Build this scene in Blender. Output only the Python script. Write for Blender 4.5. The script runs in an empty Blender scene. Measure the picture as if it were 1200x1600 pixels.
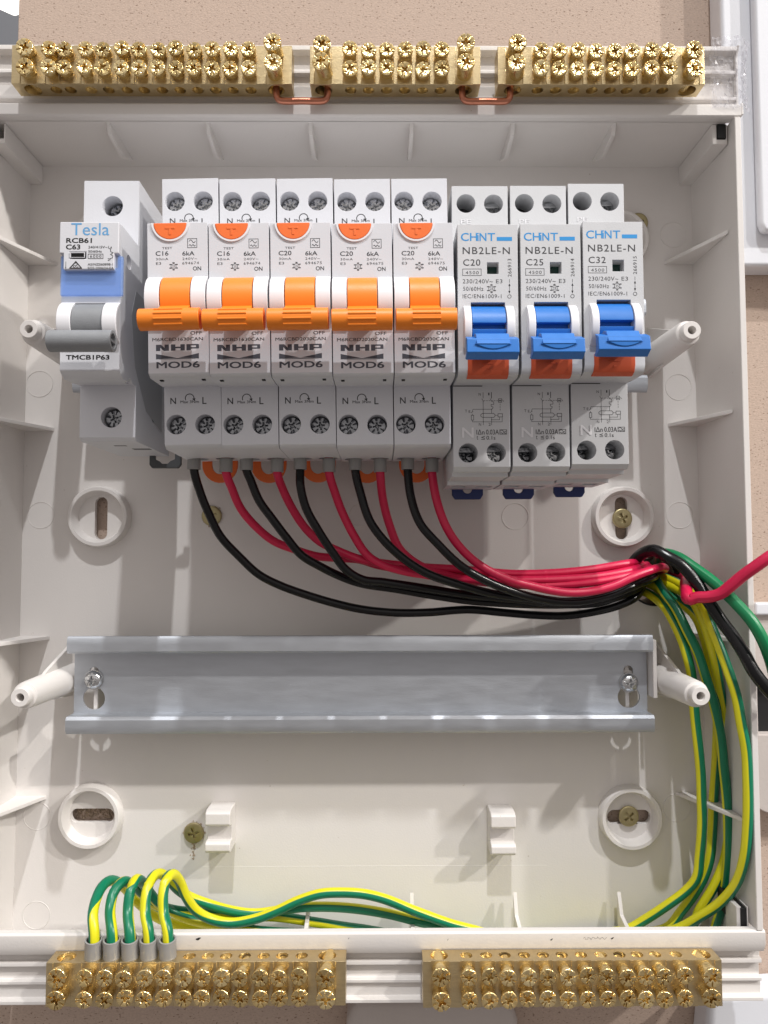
import bpy, bmesh, math, random
from mathutils import Vector, Matrix
random.seed(7)
S = 0.001                      # panel millimetres -> metres
# panel frame: x right, y up along the panel, z out of the panel (z=0 is the front lip of the mounting rails)
def cv(p): return Vector((p[0]*S, -p[2]*S, p[1]*S))
sc = bpy.context.scene
COL = sc.collection
# ------------------------------------------------------------------ camera
cam_d = bpy.data.cameras.new("camera"); cam = bpy.data.objects.new("camera", cam_d); COL.objects.link(cam)
cam_d.sensor_fit = 'VERTICAL'; cam_d.sensor_height = 36.0; cam_d.lens = 36*1183.85/1600
cam_d.clip_start = 0.01; cam_d.clip_end = 30
def camrot(p, y, r):
    return Matrix.Rotation(r, 3, 'Z') @ Matrix.Rotation(p, 3, 'X') @ Matrix.Rotation(y, 3, 'Y')
A3 = Matrix(((1,0,0),(0,0,-1),(0,1,0)))
mm = (A3 @ camrot(-0.0537, 0.0064, 0.0019).transposed()).to_4x4()
mm.translation = cv((6.7114, 29.8903, 275.2989)); cam.matrix_world = mm
sc.camera = cam
# ------------------------------------------------------------------ light: indoor workshop, lamps above
w = bpy.data.worlds.new("World"); sc.world = w; w.use_nodes = True
nt = w.node_tree; bg = nt.nodes['Background']
tc = nt.nodes.new('ShaderNodeTexCoord'); sp = nt.nodes.new('ShaderNodeSeparateXYZ'); cr = nt.nodes.new('ShaderNodeValToRGB')
mr = nt.nodes.new('ShaderNodeMapRange'); mr.inputs['From Min'].default_value = -1; mr.inputs['From Max'].default_value = 1
nt.links.new(tc.outputs['Generated'], sp.inputs[0]); nt.links.new(sp.outputs['Z'], mr.inputs['Value']); nt.links.new(mr.outputs[0], cr.inputs[0]); nt.links.new(cr.outputs[0], bg.inputs[0])
e0=cr.color_ramp.elements; e0[0].color = (0.32,0.28,0.265,1); e0[1].color = (1.32,1.25,1.21,1); e0[1].position = 0.95
k=e0.new(0.5); k.color=(0.60,0.55,0.525,1)
bg.inputs['Strength'].default_value = 0.63
def lamp(name, d, dist, power, rad, col):
    l = bpy.data.lights.new(name, 'POINT'); l.energy = power; l.shadow_soft_size = rad; l.color = col
    o = bpy.data.objects.new(name, l); COL.objects.link(o)
    o.location = cv((0,30,0)) + (A3 @ Vector(d)).normalized()*dist
lamp('ceiling_lamp_main', (0.05,1.85,1), 4.0, 350, 0.04, (0.985,0.99,1.0))
lamp('ceiling_lamp_near', (1.10,1.32,1), 3.6, 185, 0.045, (1.0,0.96,0.91))
lamp('ceiling_lamp_far', (2.0,1.37,1), 4.0, 300, 0.05, (1.0,0.96,0.91))
sc.view_settings.view_transform = 'Standard'; sc.view_settings.look = 'None'
sc.view_settings.exposure = 0.0; sc.view_settings.gamma = 1.0
# ------------------------------------------------------------------ materials
MATS = {}
def mat(name, col, rough=0.45, metal=0.0, bump=0.0, bscale=800, var=0.0, vscale=60, spec=0.5, coat=0.0, stretch=None, dirt=None):
    m = bpy.data.materials.new(name); m.use_nodes = True; n = m.node_tree.nodes; L = m.node_tree.links
    b = n['Principled BSDF']; b.inputs['Base Color'].default_value = (*col, 1); b.inputs['Roughness'].default_value = rough
    b.inputs['Metallic'].default_value = metal; b.inputs['Specular IOR Level'].default_value = spec; b.inputs['Coat Weight'].default_value = coat
    co = n.new('ShaderNodeTexCoord'); mp = n.new('ShaderNodeMapping'); L.new(co.outputs['Object'], mp.inputs[0])
    if stretch: mp.inputs['Scale'].default_value = stretch
    if var or dirt:
        no = n.new('ShaderNodeTexNoise'); no.inputs['Scale'].default_value = vscale; no.inputs['Detail'].default_value = 5; L.new(mp.outputs[0], no.inputs['Vector'])
        mx = n.new('ShaderNodeMix'); mx.data_type = 'RGBA'; mx.blend_type = 'MIX'
        mx.inputs['A'].default_value = (*[c*(1-var) for c in col], 1); mx.inputs['B'].default_value = (*[min(1,c*(1+var)) for c in col], 1)
        L.new(no.outputs['Fac'], mx.inputs['Factor']); out = mx.outputs['Result']
        if dirt:
            n2 = n.new('ShaderNodeTexNoise'); n2.inputs['Scale'].default_value = dirt[1]; n2.inputs['Detail'].default_value = 8; L.new(mp.outputs[0], n2.inputs['Vector'])
            r2 = n.new('ShaderNodeValToRGB'); r2.color_ramp.elements[0].position = dirt[2]; r2.color_ramp.elements[1].position = dirt[2]+0.05
            L.new(n2.outputs['Fac'], r2.inputs[0]); m2 = n.new('ShaderNodeMix'); m2.data_type = 'RGBA'
            m2.inputs['B'].default_value = (*dirt[0], 1); L.new(out, m2.inputs['A']); L.new(r2.outputs[0], m2.inputs['Factor']); out = m2.outputs['Result']
        L.new(out, b.inputs['Base Color'])
        rr = n.new('ShaderNodeMapRange'); rr.inputs['To Min'].default_value = rough*0.8; rr.inputs['To Max'].default_value = min(1,rough*1.25)
        L.new(no.outputs['Fac'], rr.inputs['Value']); L.new(rr.outputs[0], b.inputs['Roughness'])
    if bump:
        nb = n.new('ShaderNodeTexNoise'); nb.inputs['Scale'].default_value = bscale; nb.inputs['Detail'].default_value = 3; L.new(mp.outputs[0], nb.inputs['Vector'])
        bp = n.new('ShaderNodeBump'); bp.inputs['Strength'].default_value = bump; bp.inputs['Distance'].default_value = 0.0003
        L.new(nb.outputs['Fac'], bp.inputs['Height']); L.new(bp.outputs[0], b.inputs['Normal'])
    MATS[name] = m; return m
PL = mat('enclosure_plastic', (0.73,0.70,0.675), 0.38, bump=0.14, bscale=1500, var=0.05, vscale=22, dirt=((0.50,0.44,0.38),420,0.745))
PLB = mat('breaker_plastic', (0.66,0.67,0.71), 0.42, bump=0.12, bscale=2500, var=0.03, vscale=120)
PLC = mat('breaker_plastic_grey', (0.60,0.61,0.63), 0.45, bump=0.15, bscale=2500, var=0.04, vscale=150, dirt=((0.35,0.33,0.30),900,0.76))
PLW = mat('white_drum_plastic', (0.80,0.80,0.83), 0.35)
ORG = mat('orange_plastic', (0.90,0.24,0.015), 0.42, bump=0.08, bscale=2500, var=0.05, vscale=300)
ORB = mat('orange_button_plastic', (0.86,0.17,0.03), 0.45, bump=0.1, bscale=2500, var=0.05, vscale=300)
RBT = mat('brick_orange_plastic', (0.62,0.095,0.03), 0.5, bump=0.1, bscale=2500)
BLU = mat('blue_plastic', (0.02,0.17,0.56), 0.38, bump=0.08, bscale=2500, var=0.08, vscale=300)
NVY = mat('navy_plastic', (0.012,0.03,0.14), 0.45)
GRY = mat('grey_toggle_plastic', (0.24,0.25,0.265), 0.5, bump=0.25, bscale=3000, var=0.1, vscale=500)
DGR = mat('dark_grey_plastic', (0.07,0.075,0.08), 0.45)
BLK = mat('black_recess', (0.006,0.006,0.007), 0.6)  # black parts, and shade painted into hollows
GRN = mat('dark_green_flag', (0.01,0.05,0.04), 0.4)
INK = mat('dark_grey_ink', (0.035,0.035,0.04), 0.6)
INB = mat('black_ink', (0.012,0.012,0.012), 0.5)
ING = mat('slate_ink', (0.06,0.065,0.085), 0.6)
INC = mat('cyan_blue_ink', (0.02,0.28,0.66), 0.5)
INT = mat('light_blue_ink', (0.12,0.36,0.66), 0.5)
STL = mat('zinc_plated_steel', (0.50,0.525,0.565), 0.50, metal=0.75, bump=0.14, bscale=500, var=0.14, vscale=90, stretch=(1,5,5), dirt=((0.80,0.83,0.87),260,0.76))
SCR = mat('bright_screw_steel', (0.62,0.63,0.64), 0.22, metal=1.0, bump=0.4, bscale=900)
DSC = mat('dark_screw_steel', (0.30,0.31,0.33), 0.24, metal=1.0, bump=0.5, bscale=900)
YSC = mat('yellow_zinc_screw', (0.42,0.36,0.20), 0.38, metal=0.9, bump=0.3, bscale=700, var=0.15, vscale=300)
BRS = mat('brass_body', (0.60,0.48,0.28), 0.34, metal=0.95, bump=0.2, bscale=1100, var=0.16, vscale=300, stretch=(1,1,4))
BSC = mat('brass_screw', (0.86,0.70,0.38), 0.22, metal=1.0, bump=0.5, bscale=1300, var=0.15, vscale=900)
def tarnish(m, lo, hi, tint):
    n=m.node_tree.nodes; L=m.node_tree.links; b=n['Principled BSDF']; oi=n.new('ShaderNodeObjectInfo'); r=n.new('ShaderNodeValToRGB')
    e=r.color_ramp.elements; e[0].color=(*lo,1); e[1].color=(*hi,1); k=e.new(0.5); k.color=(*tint,1)
    L.new(oi.outputs['Random'], r.inputs[0]); mx=n.new('ShaderNodeMix'); mx.data_type='RGBA'; mx.blend_type='MULTIPLY'; mx.inputs['Factor'].default_value=1
    src=b.inputs['Base Color'].links[0].from_socket; L.new(src,mx.inputs['A']); L.new(r.outputs[0],mx.inputs['B']); L.new(mx.outputs['Result'],b.inputs['Base Color'])
tarnish(BSC,(0.78,0.74,0.66),(1.05,1.06,1.08),(0.96,0.90,0.78))
COP = mat('copper', (0.48,0.19,0.12), 0.33, metal=0.9, bump=0.1, bscale=500, var=0.2, vscale=200)
WBK = mat('black_insulation', (0.005,0.005,0.006), 0.25, bump=0.22, bscale=350, spec=0.35)
WRD = mat('red_insulation', (0.60,0.008,0.065), 0.36, bump=0.22, bscale=350, var=0.10, vscale=150)
WGN = mat('green_insulation', (0.001,0.20,0.07), 0.36, bump=0.2, bscale=350, var=0.10, vscale=150)
SLV = mat('grey_sleeve', (0.30,0.295,0.29), 0.33, bump=0.1, bscale=600, var=0.08, vscale=200)
WHT = mat('cool_white_plastic', (0.72,0.735,0.78), 0.45, bump=0.1, bscale=1500, var=0.02, vscale=30)
GPL = mat('dusty_grey_plastic', (0.52,0.47,0.44), 0.6, bump=0.3, bscale=900, var=0.08, vscale=60, dirt=((0.75,0.72,0.70),700,0.72))
DST = mat('sawdust', (0.42,0.33,0.25), 0.95, bump=0.6, bscale=900, var=0.3, vscale=900)
def mdf():
    m = mat('fibreboard', (0.50,0.39,0.32), 0.75, bump=0.4, bscale=1200, var=0.22, vscale=1100, dirt=((0.24,0.165,0.125),900,0.62), spec=0.3, stretch=(1,1,1.8))
    return m
MDF = mdf()
def stripe():
    m = bpy.data.materials.new('green_yellow_insulation'); m.use_nodes = True; n = m.node_tree.nodes; L = m.node_tree.links
    b = n['Principled BSDF']; b.inputs['Roughness'].default_value = 0.34
    uv = n.new('ShaderNodeUVMap'); s = n.new('ShaderNodeSeparateXYZ'); L.new(uv.outputs[0], s.inputs[0])
    no = n.new('ShaderNodeTexNoise'); no.inputs['Scale'].default_value = 3; no.inputs['Detail'].default_value = 1
    cx = n.new('ShaderNodeCombineXYZ'); L.new(s.outputs['X'], cx.inputs['X']); L.new(cx.outputs[0], no.inputs['Vector'])
    a0 = n.new('ShaderNodeMath'); a0.operation = 'MULTIPLY_ADD'; a0.inputs[1].default_value = 0.10; L.new(no.outputs['Fac'], a0.inputs[0]); L.new(s.outputs['Y'], a0.inputs[2])
    f = n.new('ShaderNodeMath'); f.operation = 'FRACT'; L.new(a0.outputs[0], f.inputs[0])
    g = n.new('ShaderNodeValToRGB'); e = g.color_ramp.elements
    G=(0.0,0.175,0.085,1); Y=(0.72,0.68,0.012,1)
    e[0].position=0; e[0].color=Y; e[1].position=0.43; e[1].color=Y
    for p,c in ((0.455,G),(0.975,G),(1.0,Y)):
        k=e.new(p); k.color=c
    L.new(f.outputs[0], g.inputs[0]); L.new(g.outputs[0], b.inputs['Base Color']); return m
STR = stripe()
def tinted():
    m = bpy.data.materials.new('clear_blue_plastic'); m.use_nodes = True; n = m.node_tree.nodes; L = m.node_tree.links
    b = n['Principled BSDF']; b.inputs['Base Color'].default_value = (0.30,0.48,0.92,1); b.inputs['Roughness'].default_value = 0.12
    t = n.new('ShaderNodeBsdfTransparent'); t.inputs[0].default_value = (0.80,0.88,1.0,1)
    x = n.new('ShaderNodeMixShader'); x.inputs[0].default_value = 0.30; L.new(t.outputs[0], x.inputs[1]); L.new(b.outputs[0], x.inputs[2]); L.new(x.outputs[0], n['Material Output'].inputs[0]); return m
TIN = tinted()
def film():
    m = bpy.data.materials.new('clear_film'); m.use_nodes = True; n = m.node_tree.nodes; L = m.node_tree.links
    b = n['Principled BSDF']; b.inputs['Base Color'].default_value = (0.85,0.85,0.87,1); b.inputs['Roughness'].default_value = 0.12; b.inputs['Specular IOR Level'].default_value = 1.0
    t = n.new('ShaderNodeBsdfTransparent'); t.inputs[0].default_value = (0.97,0.97,0.98,1)
    x = n.new('ShaderNodeMixShader'); x.inputs[0].default_value = 0.11; L.new(t.outputs[0], x.inputs[1]); L.new(b.outputs[0], x.inputs[2]); L.new(x.outputs[0], n['Material Output'].inputs[0]); return m
FLM = film()
# ------------------------------------------------------------------ mesh builder
class MB:
    def __init__(s): s.v=[]; s.f=[]; s.uv=None
    def add(s, vs, fs):
        k=len(s.v); s.v+= [tuple(p) for p in vs]; s.f+=[tuple(i+k for i in f) for f in fs]; return s
    def box(s, x0,x1,y0,y1,z0,z1):
        x0,x1=sorted((x0,x1)); y0,y1=sorted((y0,y1)); z0,z1=sorted((z0,z1))
        vs=[(x,y,z) for z in (z0,z1) for y in (y0,y1) for x in (x0,x1)]
        return s.add(vs,[(0,2,3,1),(4,5,7,6),(0,1,5,4),(2,6,7,3),(0,4,6,2),(1,3,7,5)])
    def prism(s, pts, ax, a0, a1):
        # pts: 2D polygon; ax 'x': pts=(y,z); 'y': pts=(x,z); 'z': pts=(x,y)
        ar=sum(pts[i][0]*pts[(i+1)%len(pts)][1]-pts[(i+1)%len(pts)][0]*pts[i][1] for i in range(len(pts)))
        if ar<0: pts=pts[::-1]
        def P(q,a): return {'x':(a,q[0],q[1]),'y':(q[0],a,q[1]),'z':(q[0],q[1],a)}[ax]
        n=len(pts); vs=[P(q,a0) for q in pts]+[P(q,a1) for q in pts]
        fs=[tuple(range(n))[::-1], tuple(range(n,2*n))]+[(i,(i+1)%n,n+(i+1)%n,n+i) for i in range(n)]
        if ax=='y': fs=[f[::-1] for f in fs]
        return s.add(vs,fs)
    def cyl(s, c, r, a0, a1, ax='z', n=24, r2=None):
        r2 = r if r2 is None else r2
        u={'x':(1,2,0),'y':(2,0,1),'z':(0,1,2)}[ax]; vs=[]
        for a,rr in ((a0,r),(a1,r2)):
            for i in range(n):
                t=2*math.pi*i/n; p=[0,0,0]; p[u[0]]=c[0]+rr*math.cos(t); p[u[1]]=c[1]+rr*math.sin(t); p[u[2]]=a; vs.append(p)
        # c is given in the order (u0,u1) of the axis: x->(y,z) y->(z,x) z->(x,y)
        return s.add(vs,[tuple(range(n))[::-1],tuple(range(n,2*n))]+[(i,(i+1)%n,n+(i+1)%n,n+i) for i in range(n)])
    def lathe(s, c, prof, n=32):
        # around z; prof: closed list of (r,z)
        vs=[]; m=len(prof)
        for i in range(n):
            t=2*math.pi*i/n
            for r,z in prof: vs.append((c[0]+r*math.cos(t),c[1]+r*math.sin(t),z))
        fs=[]
        for i in range(n):
            j=(i+1)%n
            for k in range(m):
                l=(k+1)%m; fs.append((i*m+k,j*m+k,j*m+l,i*m+l))
        return s.add(vs,fs)
def objlink(name, me, parent=None, loc=None):
    o=bpy.data.objects.new(name, me); COL.objects.link(o)
    if parent is not None: o.parent=parent
    if loc is not None: o.location=cv(loc)
    return o
def mesh_of(mb, m, smooth=False):
    me=bpy.data.meshes.new('mesh'); me.from_pydata([tuple(cv(p)) for p in mb.v],[],mb.f)
    me.materials.append(m)
    bm=bmesh.new(); bm.from_mesh(me); bmesh.ops.recalc_face_normals(bm, faces=bm.faces); bm.to_mesh(me); bm.free()
    if mb.uv:
        ul=me.uv_layers.new(name='UVMap')
        for i,l in enumerate(me.loops): ul.data[i].uv=mb.uv[l.vertex_index]
    if smooth:
        me.polygons.foreach_set('use_smooth',[True]*len(me.polygons))
    return me
def solid(mb, m, bevel=0.3, cuts=(), seg=2, ang=35, smooth=True):
    me=mesh_of(mb,m); o=objlink('tmp',me); trash=[o]
    if smooth: me.polygons.foreach_set('use_smooth',[True]*len(me.polygons))
    for c in cuts:
        k=objlink('tmpc',mesh_of(c,m,smooth)); trash.append(k)
        b=o.modifiers.new('b','BOOLEAN'); b.object=k; b.operation='DIFFERENCE'; b.solver='EXACT'
    if bevel:
        b=o.modifiers.new('v','BEVEL'); b.width=bevel*S; b.segments=seg; b.limit_method='ANGLE'; b.angle_limit=math.radians(ang); b.use_clamp_overlap=True
    if smooth:
        wn=o.modifiers.new('w','WEIGHTED_NORMAL'); wn.weight=100; wn.keep_sharp=True; wn.mode='FACE_AREA'
    dg=bpy.context.evaluated_depsgraph_get(); dg.update()
    r=bpy.data.meshes.new_from_object(o.evaluated_get(dg))
    if smooth and not bevel:
        r.polygons.foreach_set('use_smooth',[True]*len(r.polygons))
        if not bevel:
            r.set_sharp_from_angle(angle=math.radians(ang))
    if not r.materials: r.materials.append(m)
    for k in trash: bpy.data.objects.remove(k)
    return r
def props(o, label=None, cat=None, group=None, kind=None):
    if label: o['label']=label
    if cat: o['category']=cat
    if group: o['group']=group
    if kind: o['kind']=kind
    return o
def rotz(o, deg):
    o.rotation_euler=(0,-math.radians(deg),0); return o
def thing(name, label, cat, loc, group=None, rot=0):
    o=objlink(name,None,None,loc); o.empty_display_size=0.01
    return rotz(props(o,label,cat,group),rot)
def part(name, mb, m, parent, bevel=0.0, cuts=(), label=None, seg=2, smooth=True, ang=35):
    me = solid(mb,m,bevel,cuts,seg,ang,smooth) if (bevel or cuts) else mesh_of(mb,m)
    if not (bevel or cuts) and smooth:
        me.polygons.foreach_set('use_smooth',[True]*len(me.polygons)); me.set_sharp_from_angle(angle=math.radians(ang))
    o=objlink(name,me,parent)
    if label: o['label']=label
    return o
def copytree(o, parent=None):
    c=o.copy(); COL.objects.link(c)
    if parent is not None: c.parent=parent
    for ch in list(o.children): copytree(ch,c)
    return c
# ---- tubes
def spline(pts, step=1.2):
    P=[Vector(p) for p in pts]; P=[P[0]*2-P[1]]+P+[P[-1]*2-P[-2]]; out=[]
    for i in range(1,len(P)-2):
        a,b,c,d=P[i-1:i+3]; n=max(2,int((c-b).length/step))
        t0=0; t1=max((b-a).length,1e-4)**.5; t2=t1+max((c-b).length,1e-4)**.5; t3=t2+max((d-c).length,1e-4)**.5
        for k in range(n):
            t=t1+(t2-t1)*k/n
            A1=a*((t1-t)/(t1-t0))+b*((t-t0)/(t1-t0)); A2=b*((t2-t)/(t2-t1))+c*((t-t1)/(t2-t1)); A3_=c*((t3-t)/(t3-t2))+d*((t-t2)/(t3-t2))
            B1=A1*((t2-t)/(t2-t0))+A2*((t-t0)/(t2-t0)); B2=A2*((t3-t)/(t3-t1))+A3_*((t-t1)/(t3-t1))
            out.append(B1*((t2-t)/(t2-t1))+B2*((t-t1)/(t2-t1)))
    out.append(P[-2]); return out
def tube(mb, pts, r, n=14, off=0.0, twist=0.0, cap=True):
    T=[]
    for i in range(len(pts)):
        a=pts[max(0,i-1)]; b=pts[min(len(pts)-1,i+1)]; T.append((b-a).normalized())
    N=Vector((0,0,1)); N=(N-T[0]*N.dot(T[0]))
    if N.length<0.1: N=Vector((0,1,0)); N=(N-T[0]*N.dot(T[0]))
    N.normalize(); base=len(mb.v); uvs=[]; L=0
    for i,p in enumerate(pts):
        if i: L+=(p-pts[i-1]).length; 
        # keep the frame referenced to the panel normal so stripes stay put unless twisted
        Z=Vector((0,0,1)); wz=max(0.0,1-abs(T[i].z)**2*1.15) if i else 0
        N=((N-T[i]*N.dot(T[i])).normalized()*0.25+(Z-T[i]*T[i].z)*wz); N=(N-T[i]*N.dot(T[i])).normalized()
        B=T[i].cross(N); q=i/(len(pts)-1)
        if isinstance(off,tuple):
            a_,b_,c_=off; o_=a_+(b_-a_)*min(1,max(0,(q-0.42)/0.14))+(c_-b_)*min(1,max(0,(q-0.84)/0.1))
        else: o_=off
        for k in range(n+1):
            a=2*math.pi*k/n; mb.v.append(tuple(p+(N*math.cos(a)+B*math.sin(a))*r)); uvs.append((L*0.01,k/n+o_+twist*L*0.01))
    for i in range(len(pts)-1):
        for k in range(n):
            a=base+i*(n+1)+k; mb.f.append((a,a+1,a+n+2,a+n+1))
    if cap:
        e=base+(len(pts)-1)*(n+1); mb.f.append(tuple(range(base,base+n))[::-1]); mb.f.append(tuple(range(e,e+n)))
    mb.uv=(mb.uv or [])+uvs
    return mb
# ---- lettering
_fc={}
def glyphs(s, bold=0.0, space=1.0):
    k=(s,bold,space)
    if k in _fc: return _fc[k]
    c=bpy.data.curves.new('t','FONT'); c.body=s; c.size=1; c.offset=bold; c.space_character=space; c.resolution_u=3; c.fill_mode='FRONT'
    o=bpy.data.objects.new('t',c); COL.objects.link(o)
    dg=bpy.context.evaluated_depsgraph_get(); dg.update()
    me=bpy.data.meshes.new_from_object(o.evaluated_get(dg))
    v=[(p.co.x,p.co.y) for p in me.vertices]; f=[tuple(p.vertices) for p in me.polygons]
    bpy.data.objects.remove(o); bpy.data.meshes.remove(me)
    _fc[k]=(v,f); return _fc[k]
def text(mb, s, rect, z, bold=0.0, space=1.0, rot=False):
    """lettering s stretched to fill rect=(x0,y0,x1,y1) on the plane z"""
    v,f=glyphs(s,0.0,space)
    if rot: v=[(-y,x) for x,y in v]
    a0=min(p[0] for p in v);a1=max(p[0] for p in v);b0=min(p[1] for p in v);b1=max(p[1] for p in v)
    x0,y0,x1,y1=rect; x0,x1=sorted((x0,x1)); y0,y1=sorted((y0,y1))
    hgt=(y1-y0); e=max(0,bold)*hgt*1.25; shifts=[(0,0)] if e<=0 else [(-e,-e*.6),(e,-e*.6),(-e,e*.6),(e,e*.6)]
    if e>0: x0+=e;x1-=e;y0+=e*.6;y1-=e*.6
    for i,(sx,sy) in enumerate(shifts):
        mb.add([(x0+(p[0]-a0)/(a1-a0)*(x1-x0)+sx, y0+(p[1]-b0)/(b1-b0)*(y1-y0)+sy, z+i*.004) for p in v], f)
def line(mb, pts, wd, z):
    for a,b in zip(pts,pts[1:]):
        a=Vector(a[:2]); b=Vector(b[:2]); d=(b-a)
        if d.length<1e-6: continue
        d.normalize(); n=Vector((-d.y,d.x))*wd/2; a=a-d*wd/2; b=b+d*wd/2
        mb.add([(*(a-n),z),(*(b-n),z),(*(b+n),z),(*(a+n),z)],[(0,1,2,3)])
def frame(mb, rect, wd, z):
    x0,y0,x1,y1=rect; line(mb,[(x0,y0),(x1,y0),(x1,y1),(x0,y1),(x0,y0)],wd,z)
def poly(mb, pts, z): mb.add([(p[0],p[1],z) for p in pts],[tuple(range(len(pts)))])
def arc(c, r, a0, a1, n=10): return [(c[0]+r*math.cos(math.radians(a0+(a1-a0)*i/n)), c[1]+r*math.sin(math.radians(a0+(a1-a0)*i/n))) for i in range(n+1)]
def hexmark(mb, c, r, z, s='25'):
    line(mb,arc(c,r*0.72,0,360,12),0.13,z)
    for k in range(6):
        a=math.radians(60*k+30); p=(c[0]+r*math.cos(a),c[1]+r*math.sin(a)); line(mb,[(p[0]-.16,p[1]),(p[0]+.16,p[1])],0.3,z)
    text(mb,s,(c[0]-r*.4,c[1]-r*.33,c[0]+r*.4,c[1]+r*.33),z)
def ink(name, mb, m, parent):
    me=bpy.data.meshes.new('mesh'); me.from_pydata([tuple(cv(p)) for p in mb.v],[],mb.f); me.materials.append(m)
    o=objlink(name,me,parent); return o
# ---- screws
def screwhead(r, h, z0, depth, kind='pz', seed=0, n=40):
    """head of radius r, underside z0, top z0+h, cross recess; around z at origin"""
    rnd=random.Random(seed); rings=[1.0,0.97,0.82,0.66,0.52,0.38,0.24,0.1]
    vs=[]; zt=z0+h
    vs+=[(r*math.cos(2*math.pi*i/n),r*math.sin(2*math.pi*i/n),z0) for i in range(n)]
    for q,rr in enumerate(rings):
        for i in range(n):
            t=2*math.pi*i/n; x=rr*math.cos(t); y=rr*math.sin(t)
            z=zt-(0.10*r if q==0 else 0)
            wcr=0.15
            d=min(abs(x),abs(y))
            if kind=='pz':
                if d<wcr and rr<0.62: z-=depth*(1-0.35*rr)
                elif rr<0.3: z-=depth*0.9
                dd=abs(((math.degrees(t)+45)%90)-45)
                d8=min(abs(((math.degrees(t)+22.5)%45)-22.5),99)
                if rr>=0.66 and d8<6: z-=depth*0.38
                if 0.3<rr<0.82 and abs(dd-45)<10: z-=depth*0.3
                z+=rnd.uniform(-1,1)*0.05*r if rr>0.3 else 0
            elif kind=='ph':
                if d<0.11 and rr<0.55: z-=depth*(1-0.4*rr)
                elif rr<0.22: z-=depth
            vs.append((r*x,r*y,z))
    vs.append((0,0,zt-depth)); m=len(rings)+1; fs=[]
    for k in range(m-1):
        for i in range(n):
            j=(i+1)%n; fs.append((k*n+i,k*n+j,(k+1)*n+j,(k+1)*n+i))
    c=len(vs)-1
    for i in range(n): fs.append(((m-1)*n+i,(m-1)*n+(i+1)%n,c))
    return vs,fs
def cutter_box(x0,x1,y0,y1,z0,z1,a,taper=1.0):
    c,s_=math.cos(a),math.sin(a); vs=[]
    for z,t in ((z0,taper),(z1,1.0)):
        for y in (y0,y1):
            for x in (x0,x1): vs.append(((x*t)*c-(y*t)*s_,(x*t)*s_+(y*t)*c,z))
    return MB().add(vs,[(0,2,3,1),(4,5,7,6),(0,1,5,4),(2,6,7,3),(0,4,6,2),(1,3,7,5)])
def cut_head(prof, m, r, top, depth, w, kind, bev=0.06, seg=32, seed=0):
    rnd=random.Random(seed); cuts=[]
    for k in range(2):
        cuts.append(cutter_box(-r*.62,r*.62,-w/2,w/2,top-depth,top+1,k*math.pi/2,0.55))
    if kind=='pz':
        cuts.append(MB().cyl((0,0),r*.16,top-depth*1.05,top+1,'z',10,r2=r*.34))
        for k in range(8):
            a=k*math.pi/4+math.pi/8*(0)+rnd.uniform(-.08,.08); w2=r*rnd.uniform(.05,.11)
            cuts.append(cutter_box(r*.66 if k%2==0 else r*.5,r*1.2,-w2,w2,top-depth*rnd.uniform(.25,.5),top+1,a+(math.pi/8 if rnd.random()<.3 else 0),0.9))
    return solid(MB().lathe((0,0),prof,seg), m, bev, cuts, 1, 30)
# ================================================================== the wall board behind
o=part('fibreboard_wall', MB().box(-139.5,330,-260,420,-40,-22), MDF, None, bevel=0.4, cuts=[MB().cyl((113,19.5),9.6,-60,0,'z',32)]); props(o,kind='structure')
o.data.materials[0]=MDF
o=part('workshop_wall', MB().box(-3000,600,-800,2600,-1500,-1480), mat('far_grey_wall',(0.16,0.165,0.18),0.8,var=0.3,vscale=3), None); props(o,kind='structure')
lg=bpy.data.materials.new('lit_lamp'); lg.use_nodes=True; b=lg.node_tree.nodes['Principled BSDF']; b.inputs['Emission Color'].default_value=(1,.97,.9,1); b.inputs['Emission Strength'].default_value=2.0
t=thing('ceiling_light','bright ceiling light glimpsed behind the top left corner of the board','light',(-753.53,1133.79,-1200.00))
part('diffuser', MB().prism([(-150,45),(-30,0),(30,-28),(80,0),(80,90),(-150,90)],'z',0,30), lg, t, bevel=8)
part('housing', MB().box(-160,90,92,120,-40,30), DGR, t, bevel=5)
part('girder', MB().prism([(-200,-40),(200,-330),(200,-350),(-200,-65)],'z',-60,-20), DGR, t)
# ================================================================== enclosure
FZ=-18.0
enc=thing('switchboard_enclosure','open white plastic switchboard enclosure screwed to the fibreboard','enclosure',(0,0,0))
def slot(cx,cy,w,h,z0,z1):
    m=MB(); r=min(w,h)/2
    if h>w: pts=arc((cx,cy+h/2-r),r,0,180)+arc((cx,cy-h/2+r),r,180,360)
    else: pts=arc((cx+w/2-r,cy),r,-90,90)+arc((cx-w/2+r,cy),r,90,270)
    return m.prism(pts,'z',z0,z1)
rings=[(-100.79,43.90,'v'),(100.73,43.58,'v'),(-102.05,-68.77,'h'),(101.46,-70.07,'h'),(-101,152.5,'v'),(101,152.5,'v')]
cuts=[slot(x,y-0.5,*( (4.8,16.5) if k=='v' else (16.5,5.2)),-25,-10) for x,y,k in rings]
cuts.append(MB().cyl((113,19.5),9.8,-25,-10,'z',40))
part('back_panel', MB().box(-132.5,132.5,-118.5,184.5,FZ-2.2,FZ), PL, enc, bevel=0.15, cuts=cuts)
for x,y,k in rings:
    part('mounting_ring', MB().lathe((x,y),[(11.9,FZ-.1),(11.6,FZ+3.6),(11.2,FZ+4.2),(10.0,FZ+4.2),(9.6,FZ+3.6),(8.6,FZ-.1)],56), PL, enc)
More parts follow.
